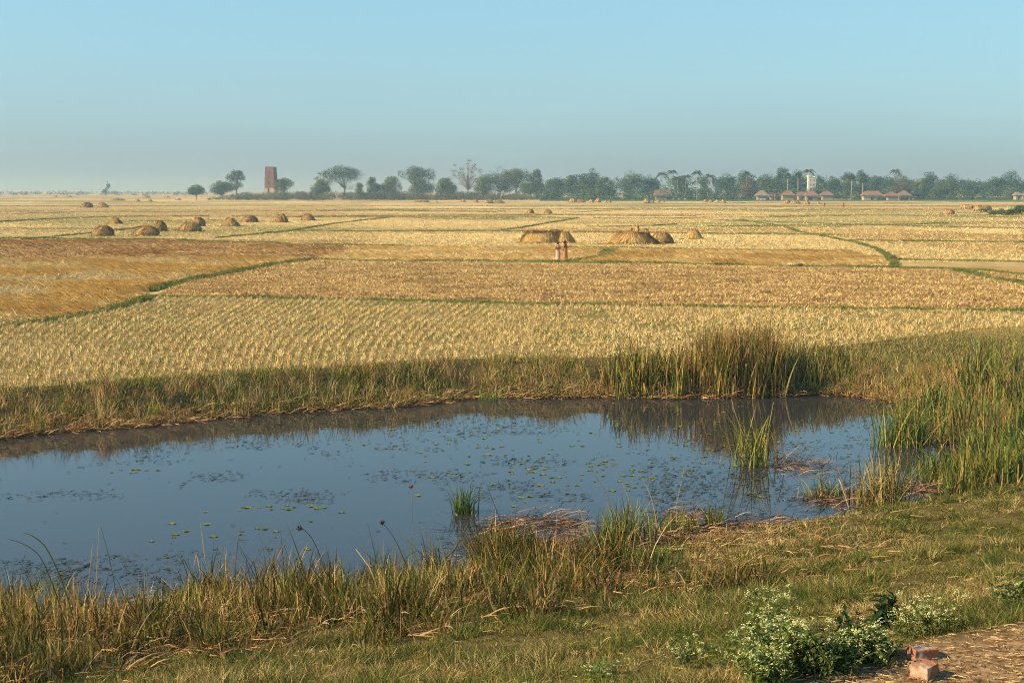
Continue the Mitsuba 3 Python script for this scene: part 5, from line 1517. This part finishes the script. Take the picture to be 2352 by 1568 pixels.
def goat(px, dist, face, mat, lab):
    c = far_at(px, dist)
    b = chain([(-0.38, 0, 0.60), (-0.05, 0, 0.58), (0.28, 0, 0.62)], [0.16, 0.18, 0.17]) + chain([(0.34, 0, 0.68), (0.52, 0, 0.90)], [0.11, 0.07])
    b = b + chain([(0.54, 0, 0.93), (0.70, 0, 0.86)], [0.075, 0.04]) + chain([(-0.50, 0, 0.68), (-0.58, 0, 0.76)], [0.03, 0.015])
    for s in (-1, 1):
        b = b + chain([(0.53, s * 0.06, 0.96), (0.50, s * 0.16, 0.92)], [0.025, 0.015]) + chain([(0.52, s * 0.03, 0.99), (0.42, s * 0.05, 1.12)], [0.02, 0.008])
        b = b + chain([(0.27, s * 0.09, 0.55), (0.28, s * 0.09, 0.30), (0.26, s * 0.09, 0.03)], [0.07, 0.04, 0.028])
        b = b + chain([(-0.35, s * 0.09, 0.56), (-0.27, s * 0.09, 0.40), (-0.40, s * 0.09, 0.24), (-0.37, s * 0.09, 0.03)], [0.10, 0.055, 0.035, 0.028])
    v, f = smooth_body(b, 0.05, 4)
    q = math.radians(face)
    R = np.array([[math.cos(q), -math.sin(q), 0], [math.sin(q), math.cos(q), 0], [0, 0, 1]])
    single("goat", (v @ R.T + c, f), mat, lab, "goat", "animals grazing before the huts", smooth=True)


for px, D, fc, mt, lab in [(1745, 822, 10, "goat_white_mat", "white goat before the leftmost hut, left of two"), (1752, 826, 170, "goat_white_mat", "white goat before the leftmost hut, right of two"), (1543, 850, 20, "goat_white_mat", "white goat on the green strip right of the long red roofed house"),
                           (1558, 838, 200, "goat_white_mat", "second white goat right of the long red roofed house"), (1572, 836, 5, "goat_white_mat", "third white goat on the green strip below the palms"), (2093, 845, 185, "goat_white_mat", "white goat right of the pyramid roofed huts"),
                           (1941, 815, 0, "goat_dark_mat", "black goat on the edge of the green strip between the hut groups")]:
    goat(px, D, fc, mt, lab)

# ------------------------------------------------------------------ flowering weeds and bricks beside the track
r = np.random.default_rng(909)
WEED = [(0.14, 0.20, 0.045), (0.20, 0.27, 0.07), (0.09, 0.145, 0.035), (0.27, 0.32, 0.10)]
WEED_DARK = [(0.04, 0.08, 0.03), (0.055, 0.10, 0.035), (0.03, 0.065, 0.025)]
BLOOM = [(0.62, 0.62, 0.27), (0.72, 0.70, 0.42), (0.50, 0.54, 0.20)]


def ground_at(px, py):
    z = 1.0
    for _ in range(25):
        p = at(px, py, z)
        z = 0.5 * z + 0.5 * float(height(p[0], p[1]))
    return at(px, py, z)


def weed(x0, x1, ytop, yfoot, lab, stems, leaves, blooms, cols, leaf=0.03, name="flowering_weed"):
    p = ground_at((x0 + x1) / 2, yfoot)
    dist = p[1]
    w = (x1 - x0) / F * dist
    h = (yfoot - ytop) / F * dist * 1.02
    k = thing(name, lab, "weed" if blooms else "leafy plant", "weeds on the embankment edge")
    ms, tips, nodes = [], [], []
    for _ in range(stems):
        b = p + np.array([r.normal(0, w * 0.27), r.normal(0, w * 0.25), 0])
        b[2] = float(height(b[0], b[1])) - 0.02
        hh = h * r.uniform(0.45, 1.0)
        tip = b + np.array([r.normal(0, w * 0.16), r.normal(0, w * 0.12), hh])
        mid = (b + tip) / 2 + np.array([r.normal(0, 0.03), r.normal(0, 0.03), 0.02])
        ms.append(tube([b, mid, tip], [0.005, 0.004, 0.002], 4, False))
        tips.append(tip)
        for t in np.linspace(0.12, 1.0, 9):
            nodes.append((1 - t) ** 2 * b + 2 * t * (1 - t) * mid + t * t * tip)
            if t > 0.4 and r.uniform() < 0.5:
                e = nodes[-1] + np.array([r.normal(0, 0.06), r.normal(0, 0.06), r.uniform(0.02, 0.1)])
                ms.append(tube([nodes[-1], e], [0.003, 0.0015], 3, False))
                tips.append(e); nodes.append(e)
    v, f = merge(ms)
    part(k, "stem", (v, f), "straw_mat", color=np.tile((0.13, 0.13, 0.05), (len(v), 1)))
    nodes, tips = np.array(nodes), np.array(tips)
    b = nodes[r.integers(0, len(nodes), leaves)] + r.normal(0, 0.02, (leaves, 3))
    a, el, L = r.uniform(0, 2 * np.pi, leaves), r.normal(0.15, 0.45, leaves), leaf * r.uniform(0.6, 1.5, leaves)
    d = np.stack([np.cos(a) * np.cos(el), np.sin(a) * np.cos(el), np.sin(el)], 1)
    s = np.cross(d, [0, 0, 1.0]); s /= np.linalg.norm(s, axis=1, keepdims=True)
    n_ = np.cross(s, d)
    wl = 0.42
    P0, P2 = b, b + d * L[:, None] * 2 - n_ * (L * 0.3)[:, None]
    M_ = b + d * (L * 0.9)[:, None]
    V = np.stack([P0, M_ + s * (L * wl)[:, None] + n_ * (L * 0.16)[:, None], P2, M_ - s * (L * wl)[:, None] + n_ * (L * 0.16)[:, None], M_ - n_ * (L * 0.05)[:, None]], 1).reshape(-1, 3)
    f = np.array([[0, 4, 1], [1, 4, 2], [2, 4, 3], [3, 4, 0]])
    F_ = (f[None] + (np.arange(leaves) * 5)[:, None, None]).reshape(-1, 3)
    part(k, "leaves", (V, F_), "soft_leaf_mat", color=np.repeat(palette(leaves, r, cols, 0.16), 5, 0))
    if blooms:
        ms = []
        t_ = tips[r.integers(0, len(tips), blooms)]
        for q in t_:
            q = q + r.normal(0, 0.012, 3) + [0, 0, 0.012]
            m_ = int(r.integers(4, 8))
            e = q + r.normal(0, 0.011, (m_, 3)) * [1, 1, 0.5]
            o = trimesh.creation.icosphere(subdivisions=0, radius=1.0)
            for c_ in e:
                ms.append((o.vertices * np.array([0.0065, 0.0065, 0.004]) * r.uniform(0.6, 1.2) + c_, np.array(o.faces), np.tile(palette(1, r, BLOOM, 0.1), (12, 1))))
        v, f, c_ = join(ms)
        part(k, "blossom", (v, f), "straw_mat", color=c_)


weed(1700, 1872, 1416, 1552, "large bushy weed with pale cream blossom beside the dirt edge", 70, 2200, 460, WEED, 0.026)
weed(1732, 1808, 1342, 1470, "tall slender flowering weed behind the large bushy one", 18, 620, 180, WEED, 0.028)
weed(1999, 2058, 1367, 1462, "dark leafy seedling with broad drooping leaves", 8, 170, 0, WEED_DARK, 0.055, name="leafy_plant")
weed(1925, 2045, 1446, 1514, "dense dark green flowering weed left of the upper brick", 52, 1600, 190, WEED_DARK + WEED, 0.027)
weed(2060, 2185, 1372, 1462, "loose flowering weed behind the bricks", 30, 620, 150, WEED, 0.022)
weed(2294, 2366, 1334, 1398, "leafy flowering weed at the right edge", 18, 300, 40, WEED_DARK + WEED, 0.036)
weed(1540, 1600, 1465, 1535, "small flowering weed alone in the grass left of the bushy one", 12, 200, 40, WEED, 0.024)
weed(1700, 1800, 1490, 1572, "low flowering weed cut by the bottom edge", 30, 900, 120, WEED, 0.027)
weed(1830, 1965, 1466, 1544, "spreading dark weed between the two large flowering ones", 50, 1700, 70, WEED_DARK + WEED, 0.027)
weed(1918, 1990, 1420, 1478, "broad leaved dark seedling left of the tall dark one", 7, 110, 8, WEED_DARK, 0.046, name="leafy_plant")
weed(1330, 1420, 1530, 1580, "low green weed at the bottom edge in mid picture", 14, 320, 24, WEED, 0.026)


def old_brick(p, n, uv):
    g = fbm(p.x * 22, p.y * 22, p.z * 22, 4)
    col = mix((0.27, 0.105, 0.06), (0.40, 0.20, 0.125), g)
    return mix(col, (0.50, 0.40, 0.30), smoothstep(0.44, 0.58, fbm(p.x * 9 + 3, p.y * 9, p.z * 9, 3)) * 0.75)


scene["old_brick_mat"] = diffuse(old_brick)


def lineside_brick(px, py, yaw, lab, size=(0.19, 0.14, 0.115), tilt=0.0):
    p = ground_at(px, py)
    m = trimesh.creation.box(size)
    m = m.subdivide().subdivide().subdivide().subdivide()
    v = np.array(m.vertices)
    hs_ = np.array(size) / 2
    q = v / hs_
    rnd = np.linalg.norm(q, axis=1, keepdims=True)
    v = v * (1 - 0.045 * np.clip(rnd - 1.15, 0, 1))
    v += (meshkit.fbm(v * 26 + px, 3, 4) - 0.5)[:, None] * 0.02 * np.sign(q) * (np.abs(q) > 0.98)
    v += (meshkit.fbm(v * 9 + py, 2, 5) - 0.5)[:, None] * 0.02 * (np.abs(q) > 0.98) * np.sign(q)
    M = trimesh.transformations.rotation_matrix(yaw, [0, 0, 1]) @ trimesh.transformations.rotation_matrix(tilt, [0, 1, 0])
    v = v @ M[:3, :3].T
    v[:, 2] += -v[:, 2].min() - 0.008
    single("brick", (v + p, np.array(m.faces)), "old_brick_mat", lab, "brick", "old bricks lying at the dirt edge", smooth=35)


lineside_brick(2117, 1512, 0.25, "upper weathered brick at the edge of the dirt strip", (0.195, 0.14, 0.085), 0.06)
lineside_brick(2122, 1556, 0.75, "lower weathered brick with an orange top face", (0.16, 0.15, 0.11), -0.08)
q = []
while len(q) < 7000:
    y = r.uniform(8.5, 13)
    x = r.uniform(0.5, 0.375 * y + 0.4)
    if DIRT_N[0] * x + DIRT_N[1] * y < 8.3:
        q.append((x, y))
m = fallen(np.array(q), r, 0.09, 0.0032, DRY + [(0.5, 0.36, 0.2), (0.2, 0.12, 0.06), (0.14, 0.08, 0.04)], 0.3, 3, 0.0)
single("straw_litter", m[:2], "straw_mat", "bits of dry straw strewn over the dirt strip", "litter", color=m[2], kind="stuff")
